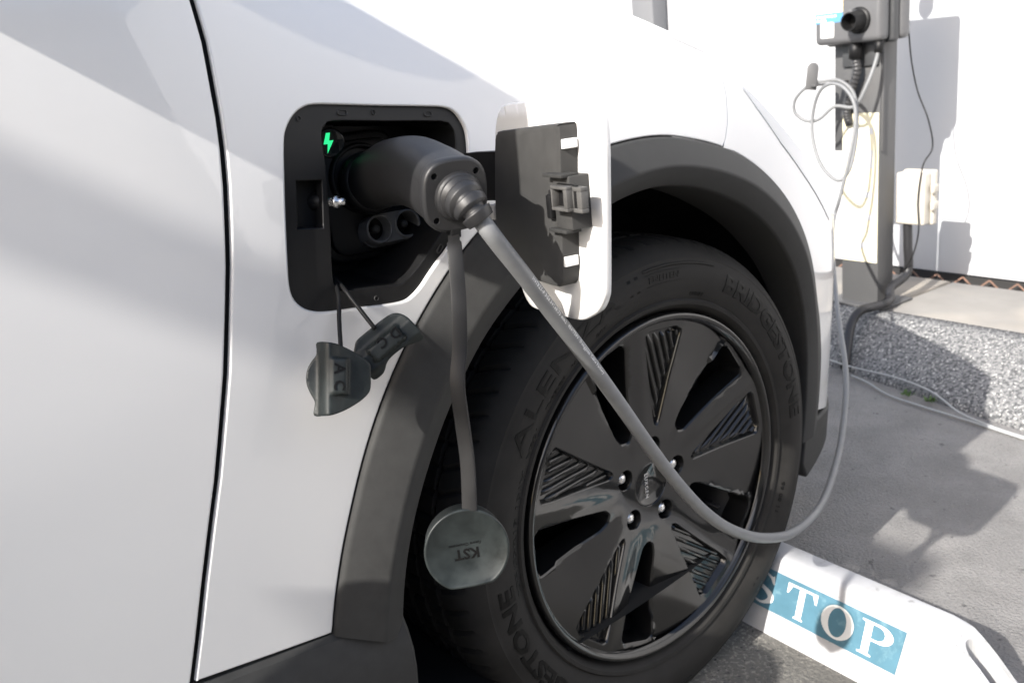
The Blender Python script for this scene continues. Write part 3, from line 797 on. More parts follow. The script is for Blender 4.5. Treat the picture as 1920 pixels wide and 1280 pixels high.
# ------------------------------------------------------------------ open flap: white skin, black inner shell, latch pieces
flap = bpy.data.objects.new('charge_flap', None); link(flap, car)
HG = Vector((-.305, -.062, 0)); FA = R(80); FD = Vector((-math.cos(FA), -math.sin(FA), 0)); FN = Vector((-math.sin(FA), math.cos(FA), 0))
def FX(v): return HG+FD*v[0]+FN*v[2]+Vector((0, 0, v[1]))
def smooth_poly(P, n=4): return [(p.x, p.y) for p in catmull([(a, b_, 0) for a, b_ in P], n, True)]
SKIN = [(.030, .870), (.036, .893), (.048, .9085), (.070, .9125), (.120, .914), (.170, .9155), (.196, .9155), (.209, .911), (.2145, .900), (.2155, .878), (.2125, .850), (.2085, .815), (.2012, .758), (.1975, .745), (.188, .733), (.1768, .7262), (.1595, .7195), (.13, .7175), (.1006, .7165), (.078, .7160), (.066, .7205), (.056, .735), (.045, .765), (.032, .80), (.028, .835)]
SK = smooth_poly(SKIN, 3); SK = SK if area(SK) > 0 else SK[::-1]
def bulge(u, z): return -.004-.010*((u-.12)/.09)**2*0-.006*(1-((u-.12)/.1)**2)
def skin():
    # FN looks at the camera: inner side h=+.002, outer side bulges away
    pts = resample(SK, .006); V2, F2 = cdt(pts, [], .012); V = []; F = []
    k = len(V2)
    for (x, z) in V2: V.append(FX((x, z, .003)))
    for (x, z) in V2: V.append(FX((x, z, bulge(x, z))))
    for f in F2:
        F.append(f); F.append(tuple(k+i for i in f[::-1]))
    idx = {(round(v[0], 6), round(v[1], 6)): i for i, v in enumerate(V2)}; nm = edge_norms(pts); n = len(pts)
    top = [idx[(round(p[0], 6), round(p[1], 6))] for p in pts]; s = len(V)
    for (o, h) in ((.0012, .0018), (.0018, .0)):
        for i, p in enumerate(pts): V.append(FX((p[0]+nm[i][0]*o, p[1]+nm[i][1]*o, h)))
    for i in range(n):
        j = (i+1) % n
        F += [(top[j], top[i], s+i, s+j), (s+j, s+i, s+n+i, s+n+j), (s+n+j, s+n+i, k+top[i], k+top[j])]
    return V, [f[::-1] for f in F]
V, F = skin(); sk = mesh('flap_skin', V, F, M['paint'], flap, True); sk.data.set_sharp_from_angle(angle=R(50))
INP = [(.0494, .816), (.058, .86), (.0635, .8823), (.0689, .8884), (.0788, .8909), (.1676, .8972), (.1767, .8959), (.1794, .8905), (.1740, .842), (.1690, .797), (.1651, .763), (.1606, .7555), (.1547, .7525), (.135, .7525), (.086, .7535), (.067, .757), (.056, .770), (.049, .79)]
IP = smooth_poly(INP, 2); IP = IP if area(IP) > 0 else IP[::-1]
M['shell'] = mat('flap_inner_plastic', (.050, .0495, .0485), .55, spec=.2, noise=(60, .10), bump=(1400, .2, .0005))
bobj('inner_shell', prism(IP, .003, .021, .0022, 2), M['shell'], flap, 40, FX)
def fbox(name, u0, u1, z0, z1, h0, h1, m, bev=.0008):
    bm = bmesh.new(); box(bm, (u0, z0, h0), (u1, z1, h1), bev); return bobj(name, bm, m, flap, 40, FX)
M['lgrey'] = mat('light_grey_clip', (.42, .41, .40), .5)
# white tabs showing through the shell's side
bmesh_tab = [('shell_tab', .1755, .1815, .8765, .8845, .005, .0195), ('shell_tab', .1635, .1690, .7725, .7815, .005, .0195)]
for (nm_, u0, u1, z0, z1, h0, h1) in bmesh_tab: fbox(nm_, u0, u1, z0, z1, h0, h1, M['white'], .0004)
fbox('latch_bracket', .166, .192, .8085, .8545, .003, .0235, M['shell'], .001)
fbox('latch_bracket_lip', .160, .190, .8535, .8565, .012, .030, M['plastic'], .0006)
fbox('latch_bracket_lip', .160, .188, .8055, .8085, .012, .028, M['plastic'], .0006)
# catch: an open frame standing off the bracket
def ringbox(name, u0, u1, z0, z1, t, h0, h1, m):
    bm = bmesh.new()
    for (a, b_, c, d) in ((u0, u1, z1-t, z1), (u0, u1, z0, z0+t), (u0, u0+t*.8, z0+t, z1-t), (u1-t*2.0, u1, z0+t, z1-t)): box(bm, (a, c, h0), (b_, d, h1), .0005)
    return bobj(name, bm, m, flap, 40, FX)
M['latchg'] = mat('grey_latch_plastic', (.085, .083, .08), .5, noise=(60, .2))
ringbox('latch_catch', .176, .201, .8265, .8475, .0028, .0245, .033, M['latchg'])
fbox('catch_back', .176, .206, .8255, .8485, .0235, .0262, M['black'], .0004)
ringbox('catch_hook', .199, .214, .8255, .8470, .0036, .020, .027, M['latchg'])
fbox('rubber_stop', .1555, .1640, .8160, .8375, .0195, .0265, M['black'], .0018)
fbox('stop_slot', .1535, .1665, .8355, .8405, .0200, .0216, M['deep'], .0003)
# hinge arm and its pale clip
def arm():
    P = [(-.335, -.005), (-.318, -.028), (-.305, -.055), (-.298, -.085), (-.3105, -.118)]
    Q = catmull([(a, b_, 0) for a, b_ in P], 5); bm = bmesh.new(); prev = None
    for i, p in enumerate(Q):
        d = (Q[min(i+1, len(Q)-1)]-Q[max(i-1, 0)]).normalized(); n = Vector((-d.y, d.x, 0))*.005
        row = [bm.verts.new((p.x+s*n.x, p.y+s*n.y, z)) for s, z in ((1, .8665), (1, .817), (-1, .817), (-1, .8665))]
        if prev:
            for j in range(4): bm.faces.new((prev[j], prev[(j+1) % 4], row[(j+1) % 4], row[j]))
        else: bm.faces.new(row)
        prev = row
    bm.faces.new(prev[::-1]); bmesh.ops.recalc_face_normals(bm, faces=bm.faces); return bm
bobj('hinge_arm', arm(), M['black'], flap)
boxo('hinge_clip', (-.326, -.095, .802), (-.311, -.085, .8165), M['lgrey'], flap, .0008)

# ------------------------------------------------------------------ rubber socket covers hanging on tethers
def sbox(x, y, x0, x1, y0, y1, e):
    def st(v, a, b_): u = min(1, max(0, (v-a)/(b_-a))); return u*u*(3-2*u)
    return st(x, x0-e, x0+e)*(1-st(x, x1-e, x1+e))*st(y, y0-e, y0+e)*(1-st(y, y1-e, y1+e))
KZ = 8.68e-5
def cover(name, c, outline, cen, hfun, tether, letters):
    root = bpy.data.objects.new(name, None); link(root, car)
    f = frame_fn(c, (CAMP-Vector(c)), uu)
    ol = smooth_poly([((x-cen[0])*KZ, (cen[1]-y)*KZ) for x, y in outline], 3)
    ol = resample(ol if area(ol) > 0 else ol[::-1], .0022)
    V2, F2 = cdt(ol, [], .0019); n2 = len(V2); V = [f((x, y, hfun(x, y))) for x, y in V2]; F = [t for t in F2]
    nm = edge_norms(ol); n = len(ol); s0 = len(V)
    for (o, dh) in ((.0006, -.0005), (.0008, -.0013), (.0004, -.0026)):
        V += [f((p[0]+nm[i][0]*o, p[1]+nm[i][1]*o, hfun(*p)+dh)) for i, p in enumerate(ol)]
    prev = list(range(n))
    for r_ in range(3):
        cur = [s0+r_*n+i for i in range(n)]
        F += [(prev[(i+1) % n], prev[i], cur[i], cur[(i+1) % n]) for i in range(n)]; prev = cur
    F.append(tuple(reversed(prev)))
    o = mesh('cover_body', V, F, M['capr'], root, True); o.data.set_sharp_from_angle(angle=R(60))
    for (ch, lx, ly, ang) in letters:
        Vt, Ft = text_geo(ch, .0135, .0005, .0003)
        cx = (max(v.x for v in Vt)+min(v.x for v in Vt))/2; cy = (max(v.y for v in Vt)+min(v.y for v in Vt))/2; ca, sa = math.cos(ang), math.sin(ang)
        mesh('cover_letter', Vt, Ft, M['letter'], root, False, lambda v: f((lx+(v[0]-cx)*ca-(v[1]-cy)*sa, ly+(v[0]-cx)*sa+(v[1]-cy)*ca, hfun(lx, ly)+.0005+v[2])))
    tube('tether', catmull(tether, 6), .0021, M['strap'], root, 10)
    return root
def h_ac(x, y):
    zx = x/KZ+435
    prof = pchip([100, 215, 245, 300, 345, 400, 480, 600, 760], [-.0015, -.0005, .0015, .0075, .0098, .0078, .0035, .0000, -.0030], zx)
    return max(prof, -.003+.0145*sbox(x, y, (358-435)*KZ, (532-435)*KZ, (815-980)*KZ, (815-600)*KZ, .0012))
cover('ac_socket_cover', (-.5308, -.108, .6964), [(225, 447), (330, 450), (430, 470), (560, 530), (680, 600), (750, 670), (757, 780), (757, 900), (730, 970), (640, 1050), (500, 1130), (380, 1172), (290, 1183), (197, 1185), (203, 1100), (203, 1040), (160, 960), (127, 880), (118, 800), (130, 720), (170, 640), (218, 575), (222, 510)], (435, 815), h_ac,
      [(-.4761, -.02, .7676), (-.4860, -.045, .7655), (-.4948, -.064, .7620), (-.5010, -.074, .7530), (-.5091, -.085, .7421), (-.5221, -.1045, .7215)], (('A', (452-435)*KZ, (815-712)*KZ, -math.pi/2-.06), ('C', (448-435)*KZ, (815-880)*KZ, -math.pi/2-.06)))
DA = R(40)
def h_dc(x, y):
    p = x*math.cos(DA)+y*math.sin(DA); q = -x*math.sin(DA)+y*math.cos(DA)
    rim = .0050*(1-min(1, max(0, (q-.004)/.008)))*min(1, max(0, (q+.017)/.006))
    return max(-.001+rim, -.002+.0120*sbox(p, q, -.0165, .0195, -.0075, .0080, .0014))
cover('dc_socket_cover', (-.4746, -.102, .7116), [(622, 540), (628, 470), (650, 405), (720, 340), (830, 250), (920, 180), (1000, 128), (1080, 112), (1170, 150), (1250, 230), (1310, 300), (1352, 352), (1320, 395), (1240, 425), (1160, 450), (1060, 520), (985, 590), (950, 650), (935, 710), (905, 760), (827, 810), (775, 740), (745, 660), (690, 590), (640, 560)], (950, 450), h_dc,
      [(-.4748, -.02, .7684), (-.4815, -.045, .7655), (-.4869, -.064, .7620), (-.4862, -.074, .7535), (-.4847, -.082, .7458), (-.4814, -.0985, .7290)], (('D', .0086, .0108, DA+math.pi), ('C', -.0030, .0028, DA+math.pi)))
# ------------------------------------------------------------------ charging cable with its connector, strap and dust cap
cab_t = thing('charging_cable', 'grey charging cable with black connector plugged into the white car', 'cable', (-.45, -.2, 0))
conn = bpy.data.objects.new('connector', None); link(conn, cab_t)
CP = [(-.3984, .03, .8440), (-.4028, .0, .8490), (-.4075, -.030, .8560), (-.4125, -.062, .8615), (-.4185, -.10, .8640), (-.4300, -.148, .8590), (-.4430, -.191, .8518)]
CR = [.0275, .0280, .0290, .0305, .0305, .0292, .0285]
pth = catmull(CP, 6); T, Ns = frames(pth); V = []; F = []; seg = 36
up0 = Vector((0, 0, 1))
def crad(t):
    f = t*(len(CR)-1); i = min(int(f), len(CR)-2); u = f-i; u = u*u*(3-2*u); return CR[i]+(CR[i+1]-CR[i])*u
for i, p in enumerate(pth):
    t = i/(len(pth)-1); r = crad(t); z = (up0-T[i]*up0.dot(T[i])).normalized(); x = T[i].cross(z)
    sq = .9-.22*max(0, t-.5)*2                                   # grows squarer towards the end plate
    for k in range(seg):
        a = 2*math.pi*k/seg; c, s_ = math.cos(a), math.sin(a)
        V.append(p+x*sgnp(c, sq)*r*.96+z*sgnp(s_, sq)*r*1.04)
n = len(pth)
F = [(i*seg+k, i*seg+(k+1) % seg, (i+1)*seg+(k+1) % seg, (i+1)*seg+k) for i in range(n-1) for k in range(seg)]
F.append(tuple((n-1)*seg+k for k in range(seg)))
sh = mesh('connector_shell', V, F, M['conn'], conn, True); sh.data.set_sharp_from_angle(angle=R(45))
# collar ring where it enters the socket
fC = frame_fn((-.4040, -.004, .8500), (-.14, -1, .2))
V, F = lathe([(.0285, -.020), (.0318, -.018), (.0325, -.010), (.0318, -.003), (.0300, .000), (.028, .001)], 40, lambda r, h, a: fC((r*math.cos(a), r*math.sin(a), h)))
mesh('connector_collar', V, F, M['black'], conn, True)
AX = Vector((-.255, -.95, -.175)).normalized(); EC = Vector(pth[-1])
fE = frame_fn(EC, AX)
def sq_ring(r, e, n=40): return [(sgnp(math.cos(2*math.pi*i/n), e)*r*.96, sgnp(math.sin(2*math.pi*i/n), e)*r*1.04) for i in range(n)]
V = []; F = []
rings = [(.0292, -.002), (.0298, .000), (.0298, .0075), (.0290, .0092), (.0275, .0096)]
for (r, h) in rings: V += [fE((x, y, h)) for x, y in sq_ring(r, .68)]
for j in range(len(rings)-1): F += [(j*40+i, j*40+(i+1) % 40, (j+1)*40+(i+1) % 40, (j+1)*40+i) for i in range(40)]
ep = mesh('end_cover', V, F, M['conn'], conn, True)
hl = [[(cx+.0028*math.cos(2*math.pi*i/14), cy+.0028*math.sin(2*math.pi*i/14)) for i in range(14)] for cx, cy in ((-.0185, .0185), (.0185, .0185), (-.0185, -.0190), (.0185, -.0190))]
V2, F2 = cdt(sq_ring(.0275, .68), hl, .008); V = [fE((x, y, .0096)) for x, y in V2]; F2 = list(F2)
for h in hl:
    s = len(V); V += [fE((x, y, .0096)) for x, y in h]+[fE((x, y, .004)) for x, y in h]
    F2 += [(s+i, s+14+i, s+14+(i+1) % 14, s+(i+1) % 14) for i in range(14)]
mesh('end_plate', V, F2, M['conn'], conn)
for (cx, cy) in ((-.0185, .0185), (.0185, .0185), (-.0185, -.0190), (.0185, -.0190)):
    V, F = lathe([(.0026, .0045), (.0022, .0058), (.0012, .0058), (.0010, .0045), (.0002, .0045)], 12, lambda r, h, a: fE((cx+r*math.cos(a), cy+r*math.sin(a), h)))
    mesh('screw', V, F, M['deep'], conn, True)
bobj('strap_lug', prism(rrect(.0045, .004, .0015), -.004, .0075, .0006), M['black'], conn, 40, frame_fn(fE((-.002, -.0325, .003)), AX))
# ribbed strain relief
sr0 = fE((.002, -.001, .008))
SRP = catmull([sr0, sr0+AX*.010, sr0+AX*.0195+Vector((.0012, .0, -.0020)), sr0+AX*.0275+Vector((.0040, .0015, -.0065)), sr0+AX*.034+Vector((.0090, .0045, -.0130))], 14)
def srr(t):
    base = .0205-.0085*t
    for c in (.26, .50, .73):
        if abs(t-c) < .045: return base-.0042
    return base+(.0012 if t < .15 else 0)
tube('strain_relief', SRP, srr, M['conn'], conn, 28)
sr1 = Vector(SRP[-1])
CABLE = [sr1, sr1+(Vector(SRP[-1])-Vector(SRP[-3])).normalized()*.012, (-.4270, -.2290, .8060), (-.4000, -.2220, .7750), (-.364, -.21, .7343), (-.3089, -.195, .6693), (-.2547, -.18, .6029), (-.1949, -.165, .5267), (-.137, -.15, .4579), (-.0673, -.13, .3861), (.0098, -.11, .3213), (.1209, -.08, .2505), (.2598, -.04, .1887), (.4296, .02, .1504), (.5942, .09, .1597), (.7169, .15, .1944), (.8214, .21, .245), (.9473, .30, .2942), (1.0591, .38, .3334), (1.2058, .48, .3993)]
CAB2 = [(1.42, .7425, .4319), (1.44, .7358, .4979), (1.46, .721, .6007), (1.49, .7222, .7001), (1.5, .7365, .7577), (1.5, .7712, .7981), (1.5, .8152, .8072), (1.5, .8512, .7833), (1.5, .8718, .7233), (1.49, .8647, .6555), (1.48, .8279, .5802), (1.48, .7735, .5388), (1.5, .7488, .5643), (1.52, .7424, .6373), (1.53, .7448, .7106), (1.54, .7644, .7765), (1.53, .8013, .8127), (1.51, .8404, .8162), (1.5, .888, .8041), (1.49, .9239, .7714), (1.49, .9282, .7331), (1.5, .8981, .7068), (1.51, .859, .7083), (1.53, .8189, .7419), (1.545, .7641, .7396), (1.56, .7338, .7973), (1.59, .7247, .8672), (1.60, .7233, .9179)]
pts = catmull([Vector(p) for p in CABLE]+[E(p) for p in CAB2], 10)
ncab = len(CABLE)*10
tube('cable', pts, lambda t: .0076-.0024*min(1, max(0, (t*len(pts)-ncab*.55)/(ncab*.4))), M['cable'], cab_t, 18)
# line of print along the cable
def cable_print(body, s0, size, phi0):
    Vt, Ft = text_geo(body, size, .00008, .0, .2, 'LEFT', 1.15, 1)
    acc = [0]
    for i in range(1, len(pts)): acc.append(acc[-1]+(pts[i]-pts[i-1]).length)
    Tc, Nc = frames([Vector(p) for p in pts]); out = []
    j = 0; order = sorted(range(len(Vt)), key=lambda q: Vt[q].x); res = [None]*len(Vt)
    for q in order:
        sx = s0+Vt[q].x
        while j < len(acc)-2 and acc[j+1] < sx: j += 1
        u = (sx-acc[j])/max(1e-9, acc[j+1]-acc[j]); p = Vector(pts[j]).lerp(Vector(pts[j+1]), u); tg = (Vector(pts[j+1])-Vector(pts[j])).normalized()
        vw = (CAMP-p).normalized(); a = (vw-tg*vw.dot(tg)).normalized(); b2 = tg.cross(a)
        ph = phi0-Vt[q].y/.0076; res[q] = p+(a*math.cos(ph)+b2*math.sin(ph))*(.0076+.00006+(.00006 if Vt[q].z > 0 else -.0004))
    return mesh('cable_print', res, Ft, M['white'], cab_t)
cable_print('H07BZ5-F 3G6.0+1x0.75 mm2  450/750V  Dongguan Cable Factory', .075, .0052, -.75)
# strap
SP = catmull([fE((-.002, -.034, .004)), (-.4568, -.205, .8066), (-.4657, -.215, .7688), (-.4738, -.22, .7303), (-.4839, -.225, .7014), (-.4857, -.228, .6648), (-.4882, -.232, .6328), (-.4945, -.236, .5940)], 8)
V = []; F = []
T, _ = frames(SP)
for i, p in enumerate(SP):
    tw = R(-8+14*math.sin(i*.11)); w = (rt*math.cos(tw)+Vector((fw.x, fw.y, 0)).normalized()*math.sin(tw)); w = (w-T[i]*w.dot(T[i])).normalized(); nn = T[i].cross(w)
    ww = .0048 if i < 6 else .0062
    for (a, c) in ((-1, -1), (-.85, -1.25), (.85, -1.25), (1, -1), (1, 1), (.85, 1.25), (-.85, 1.25), (-1, 1)): V.append(p+w*a*ww+nn*c*.0014)
for i in range(len(SP)-1):
    for k in range(8): F.append((i*8+k, i*8+(k+1) % 8, (i+1)*8+(k+1) % 8, (i+1)*8+k))
st = mesh('strap', V, F, M['strap'], cab_t, True); st.data.set_sharp_from_angle(angle=R(40))
# dust cap: round rubber lid with a flat foot
fK = frame_fn((-.5034, -.238, .5602), (-.50, -.85, .16), (.0, .03, 1))
def lid(r, flat):
    P = []
    for i in range(72):
        a = 2*math.pi*i/72; x, y = r*math.cos(a), r*math.sin(a)
        if y < -flat: y = -flat-(abs(y)-flat)*.18
        P.append((x, y))
    return P
V = []; F = []
rings = [(.0330, -.024), (.0345, -.023), (.0350, -.004), (.0362, -.003), (.0365, -.001), (.0362, .0006), (.0352, .0012), (.0338, .0008), (.0332, .0002)]
for (r, h) in rings: V += [fK((x, y, h)) for x, y in lid(r, r*.86)]
for j in range(len(rings)-1): F += [(j*72+i, j*72+(i+1) % 72, (j+1)*72+(i+1) % 72, (j+1)*72+i) for i in range(72)]
F.append(tuple((len(rings)-1)*72+i for i in range(72))); F.append(tuple(range(71, -1, -1)))
dc = mesh('dust_cap', V, F, M['capr'], cab_t, True); dc.data.set_sharp_from_angle(angle=R(55))
def cap_text(body, size, y, x=0, bold=0., shear=0):
    Vt, Ft = text_geo(body, size, .00025, bold, shear, 'CENTER')
    mesh('cap_lettering', Vt, Ft, M['letter'], dc, False, lambda v: fK((-(v[0])+x, -(v[1])+y, .0003+v[2])))
cap_text('KST', .0125, -.0020, -.0005, .0004); cap_text('Future Connection', .0036, .0060, -.001, 0, .25)

# ------------------------------------------------------------------ wheel stop with its STOP label
M['stopw'] = mat('white_stop_paint', (.44, .445, .46), .65, noise=(12, .10), mottled=[(9, (.34, .34, .33), .52, .70), (34, (.20, .20, .19), .64, .76), (160, (.12, .12, .12), .68, .75)], bump=(90, .15, .001))
M['blue'] = mat('blue_label_film', (.075, .175, .235), .45, noise=(30, .1), mottled=[(45, (.16, .28, .33), .55, .75)])
M['lwhite'] = mat('label_white', (.72, .73, .72), .5, noise=(30, .05))
stop = thing('wheel_stop', 'white wheel stop with a blue STOP label against the front tyre', 'wheel stop', E((.28, 0, 0)))
sec = [(.226, .0), (.229, .018), (.2625, .1150), (.2665, .1215), (.2735, .1255), (.283, .1265), (.305, .1265), (.313, .124), (.318, .118), (.345, .02), (.348, .0)]
bm = bmesh.new(); prev = None
ys = [.46, .458, .30, .1, 0, -.1, -.2, -.262, -.278, -.290, -.305, -.325, -.350, -.375, -.392, -.398]
def endf(y):
    if y > -.262: return 1
    u = (-.262-y)/.136; return max(.05, 1-.95*u**1.5)
for y in ys:
    k = endf(y); row = []
    cx = .287
    for (x, z) in sec:
        zz = min(z, .1265*k) if k < 1 else z
        row.append(bm.verts.new((cx+(x-cx)*(1-.10*(1-k)), y, zz*(1-.02*(1-k)))))
    if prev:
        for i in range(len(sec)): bm.faces.new((prev[i], prev[(i+1) % len(sec)], row[(i+1) % len(sec)], row[i]))
    else: bm.faces.new(row)
    prev = row
bm.faces.new(prev[::-1]); bmesh.ops.recalc_face_normals(bm, faces=bm.faces)
body = bobj('stop_body', bm, M['stopw'], stop, 30, E)
# slanted recess near the end, cut into the body
st_ = [(.0185*math.cos(R(90*q/6)), .0185*math.sin(R(90*q/6))) for q in range(-0, 13)]
cut = bobj('recess_cutter', prism([(.2890+a, -.296-.0185+b_) for a, b_ in st_]+[(.2890-.0185, -.47), (.2890+.0185, -.47)], .028, .30), M['stopw'], None, None, E)
cut.location = stop.location
md = body.modifiers.new('cut', 'BOOLEAN'); md.object = cut; md.operation = 'DIFFERENCE'; md.solver = 'EXACT'
bpy.context.view_layer.update()
me2 = bpy.data.meshes.new_from_object(body.evaluated_get(bpy.context.evaluated_depsgraph_get()))
body.modifiers.clear(); body.data = me2; body.name = 'stop_body'
bpy.data.objects.remove(cut)
# label on the sloping face: s runs along the stop (towards -y), t up the slope
P0 = Vector((.229, 0, .018)); SL = Vector((.2625-.229, 0, .1150-.018)); SLn = SL.normalized(); NO = Vector((-SLn.z, 0, SLn.x))
def LF(v): return E(P0+SLn*v[1]+Vector((0, -v[0], 0))+NO*v[2])
bobj('label_film', prism([(-.082, .0235), (.219, .0215), (.2235, .0885), (-.0805, .0905)], .0003, .0010), M['blue'], stop, None, LF)
def letter(name, outer, holes, s, t, sx, sz):
    V2, F2 = cdt(resample([(x*sx+s, y*sz+t) for x, y in (outer if area(outer) > 0 else outer[::-1])], .004), [resample([(x*sx+s, y*sz+t) for x, y in h], .003) for h in holes], .006)
    V = [LF((x, y, .0016)) for x, y in V2]; mesh(name, V, [f if True else f for f in F2], M['lwhite'], stop)
Tl = [(.36, 0), (.64, 0), (.64, .05), (.59, .06), (.59, .93), (.80, .93), (.90, .68), (.95, .68), (.95, 1), (.05, 1), (.05, .68), (.10, .68), (.20, .93), (.41, .93), (.41, .06), (.36, .05)]
def ell(cx, cy, a, b_, n=36, a0=0, a1=360): return [(cx+a*math.cos(R(a0+(a1-a0)*i/n)), cy+b_*math.sin(R(a0+(a1-a0)*i/n))) for i in range(n + (0 if a1-a0 == 360 else 1))]
Ol = (ell(.5, .5, .50, .51), [ell(.5, .5, .27, .44)])
Pl = ([(.05, 0), (.45, 0), (.45, .05), (.36, .07), (.36, .46), (.55, .46)]+ell(.58, .73, .37, .27, 16, -80, 90)+[(.05, 1), (.05, .95), (.15, .93), (.15, .07), (.05, .05)], [[(.36, .53), (.36, .93)]+ell(.50, .73, .22, .20, 12, 88, -88)])
Sl = catmull([(.84, .72, 0), (.80, .97, 0), (.74, .93, 0), (.50, 1.01, 0), (.20, .86, 0), (.16, .70, 0), (.30, .53, 0), (.58, .40, 0), (.70, .24, 0), (.52, .06, 0), (.26, .12, 0), (.15, .33, 0), (.09, .33, 0), (.12, .02, 0), (.20, .05, 0), (.50, -.02, 0), (.84, .12, 0), (.88, .30, 0), (.76, .47, 0), (.46, .60, 0), (.34, .75, 0), (.48, .93, 0), (.68, .86, 0), (.78, .72, 0)], 3, True)
letter('label_letter', [(p.x, p.y) for p in Sl], [], -.062, .030, .062, .053)
letter('label_letter', Tl, [], .012, .030, .064, .053)
letter('label_letter', Ol[0], Ol[1], .084, .030, .058, .052)
letter('label_letter', Pl[0], Pl[1], .150, .029, .060, .053)

# ------------------------------------------------------------------ charging station on its post
M['postg'] = mat('post_grey_paint', (.085, .085, .086), .55, noise=(8, .06))
M['boxg'] = mat('charger_grey_shell', (.115, .116, .12), .38, noise=(10, .05))
M['boxd'] = mat('charger_dark_shell', (.05, .052, .055), .45)
M['yel'] = mat('yellow_sign_film', (.86, .80, .58), .6)
stn = thing('charging_station', 'grey post with a wall-box charger, holster and yellow TYPE sign', 'charging station', E((1.68, .80, ZK)))
boxo('post', (1.635, .741, ZK), (1.715, .867, .99), M['postg'], stn, .003, 2, E)
boxo('base_plate', (1.600, .70, ZK), (1.76, .905, ZK+.007), M['postg'], stn, .002, 2, E)
boxo('back_plate', (1.640, .735, .60), (1.650, .898, .99), M['postg'], stn, .002, 2, E)
bm = bmesh.new(); box(bm, (1.634-.0015, .744, .2665), (1.634+.0005, .8645, .712)); bobj('type_sign', bm, M['yel'], stn, None, E)
for ch, zc in (('T', .318), ('Y', .405), ('P', .492), ('E', .578), ('1', .660)):
    Vt, Ft = text_geo(ch, .118, .0004, .003)
    cx_ = (max(v.x for v in Vt)+min(v.x for v in Vt))/2; cy_ = (max(v.y for v in Vt)+min(v.y for v in Vt))/2
    mesh('sign_letter', Vt, Ft, M['white'], stn, False, lambda v: E((1.6318-.0004*(v[2] > 0), .8045+(v[1]-cy_), zc+(v[0]-cx_))))
bm = bmesh.new(); box(bm, (1.572, .702, .912), (1.622, .921, 1.25), .016, 4); bobj('charger_front', bm, M['boxg'], stn, 40, E)
bm = bmesh.new(); box(bm, (1.620, .690, .905), (1.650, .918, 1.245), .012, 3); bobj('charger_seam', bm, M['boxd'], stn, 40, E)
bm = bmesh.new(); box(bm, (1.646, .682, .912), (1.690, .916, 1.25), .016, 4); bobj('charger_back', bm, M['boxg'], stn, 40, E)
bm = bmesh.new(); box(bm, (1.625, .745, .845), (1.640, .862, .915), .003); bobj('gland_plate', bm, M['boxd'], stn, 40, E)
fH = frame_fn(E((1.572, .769, .9715)), -EX)
V, F = lathe([(.036, .0), (.036, .006), (.033, .009), (.030, .010), (.028, .030), (.0265, .047), (.0255, .050), (.0225, .050), (.0215, .046), (.020, .012), (.0005, .012)], 36, lambda r, h, a: fH((r*math.cos(a), r*math.sin(a)*(.92 if math.sin(a) > .55 and r < .03 else 1), h)))
hs = mesh('holster', V, F, M['black'], stn, True); hs.data.set_sharp_from_angle(angle=R(40))
bm = bmesh.new(); box(bm, (-.006, .020, .018), (.006, .030, .046), .001); bobj('holster_key', bm, M['boxg'], stn, 40, fH)
def sticker(name, y0, y1, z0, z1, m, h=.0):
    bm = bmesh.new(); box(bm, (1.5712-h, y0, z0), (1.5722, y1, z1)); return bobj(name, bm, m, stn, None, E)
M['orange'] = mat('orange_print', (.72, .58, .34), .5); M['sblue'] = mat('sticker_blue', (.10, .27, .48), .5); M['cream'] = mat('cream_print', (.72, .62, .36), .5)
sticker('sticker_top', .822, .915, 1.028, 1.16, M['orange']); sticker('sticker_band', .822, .915, 1.000, 1.0275, M['cream']); sticker('sticker_blue', .822, .915, .973, .9995, M['sblue'])
for k, (z, w) in enumerate(((1.012, .070), (.991, .075), (.981, .035))):
    for q in range(int(w/.011)):
        y1_ = .909-q*.0115
        bm = bmesh.new(); box(bm, (1.5700, y1_-.0085, z-.0030), (1.5711, y1_, z+.0030)); bobj('sticker_print', bm, M['white'], stn, None, E)
bm = prism([(x+.874, y+.9535) for x, y in rrect(.0225, .0215, .004)], -.0004, .0008); bobj('white_label', bm, M['white'], stn, None, lambda v: E((1.5712-v[2], v[0], v[1])))
# cable hook: a bent strap with a round end
bm = prism([(-.016, -.035), (.016, -.035)]+[(.016*math.cos(R(180*i/10)), .026+.016*math.sin(R(180*i/10))) for i in range(11)], 0, .005, .0008)
bobj('hook_tongue', bm, M['postg'], stn, 40, frame_fn(E((1.492, .868, .828)), (-.72, -.62, .12), (.08, -.10, 1)))
bm = bmesh.new(); box(bm, (1.478, .846, .803), (1.64, .864, .808), .001); bobj('hook_arm', bm, M['postg'], stn, 40, E)
# conduits under the charger
M['flex'] = mat('ribbed_conduit', (.045, .045, .047), .4)
cp = catmull([E(p) for p in ((1.60, .80, .93), (1.60, .80, .875), (1.603, .797, .835), (1.61, .815, .79), (1.618, .835, .745), (1.622, .842, .71), (1.632, .84, .68))], 16)
tube('ribbed_conduit', cp, lambda t: .0125+.0013*math.sin(t*len(cp)*1.5), M['flex'], stn, 16)
tube('cable_gland', [E((1.60, .80, .915)), E((1.60, .80, .868))], .019, M['black'], stn, 18)
tube('cable_gland', [E((1.60, .7233, .915)), E((1.599, .7237, .893)), E((1.596, .724, .880))], lambda t: .016-.005*t, M['black'], stn, 18)
bm = bmesh.new(); box(bm, (1.74, .79, 1.25), (1.76, .80, 1.29)); bobj('shadow_knob_stem', bm, M['boxd'], stn, None, E)  # unseen knob added on top for its bump in the wall shadow
bm = bmesh.new(); bmesh.ops.create_uvsphere(bm, u_segments=20, v_segments=12, radius=1)
for v in bm.verts: v.co = Vector((1.655+v.co.x*.025, .795+v.co.y*.026, 1.305+v.co.z*.035))
bobj('shadow_knob', bm, M['boxd'], stn, 60, E)
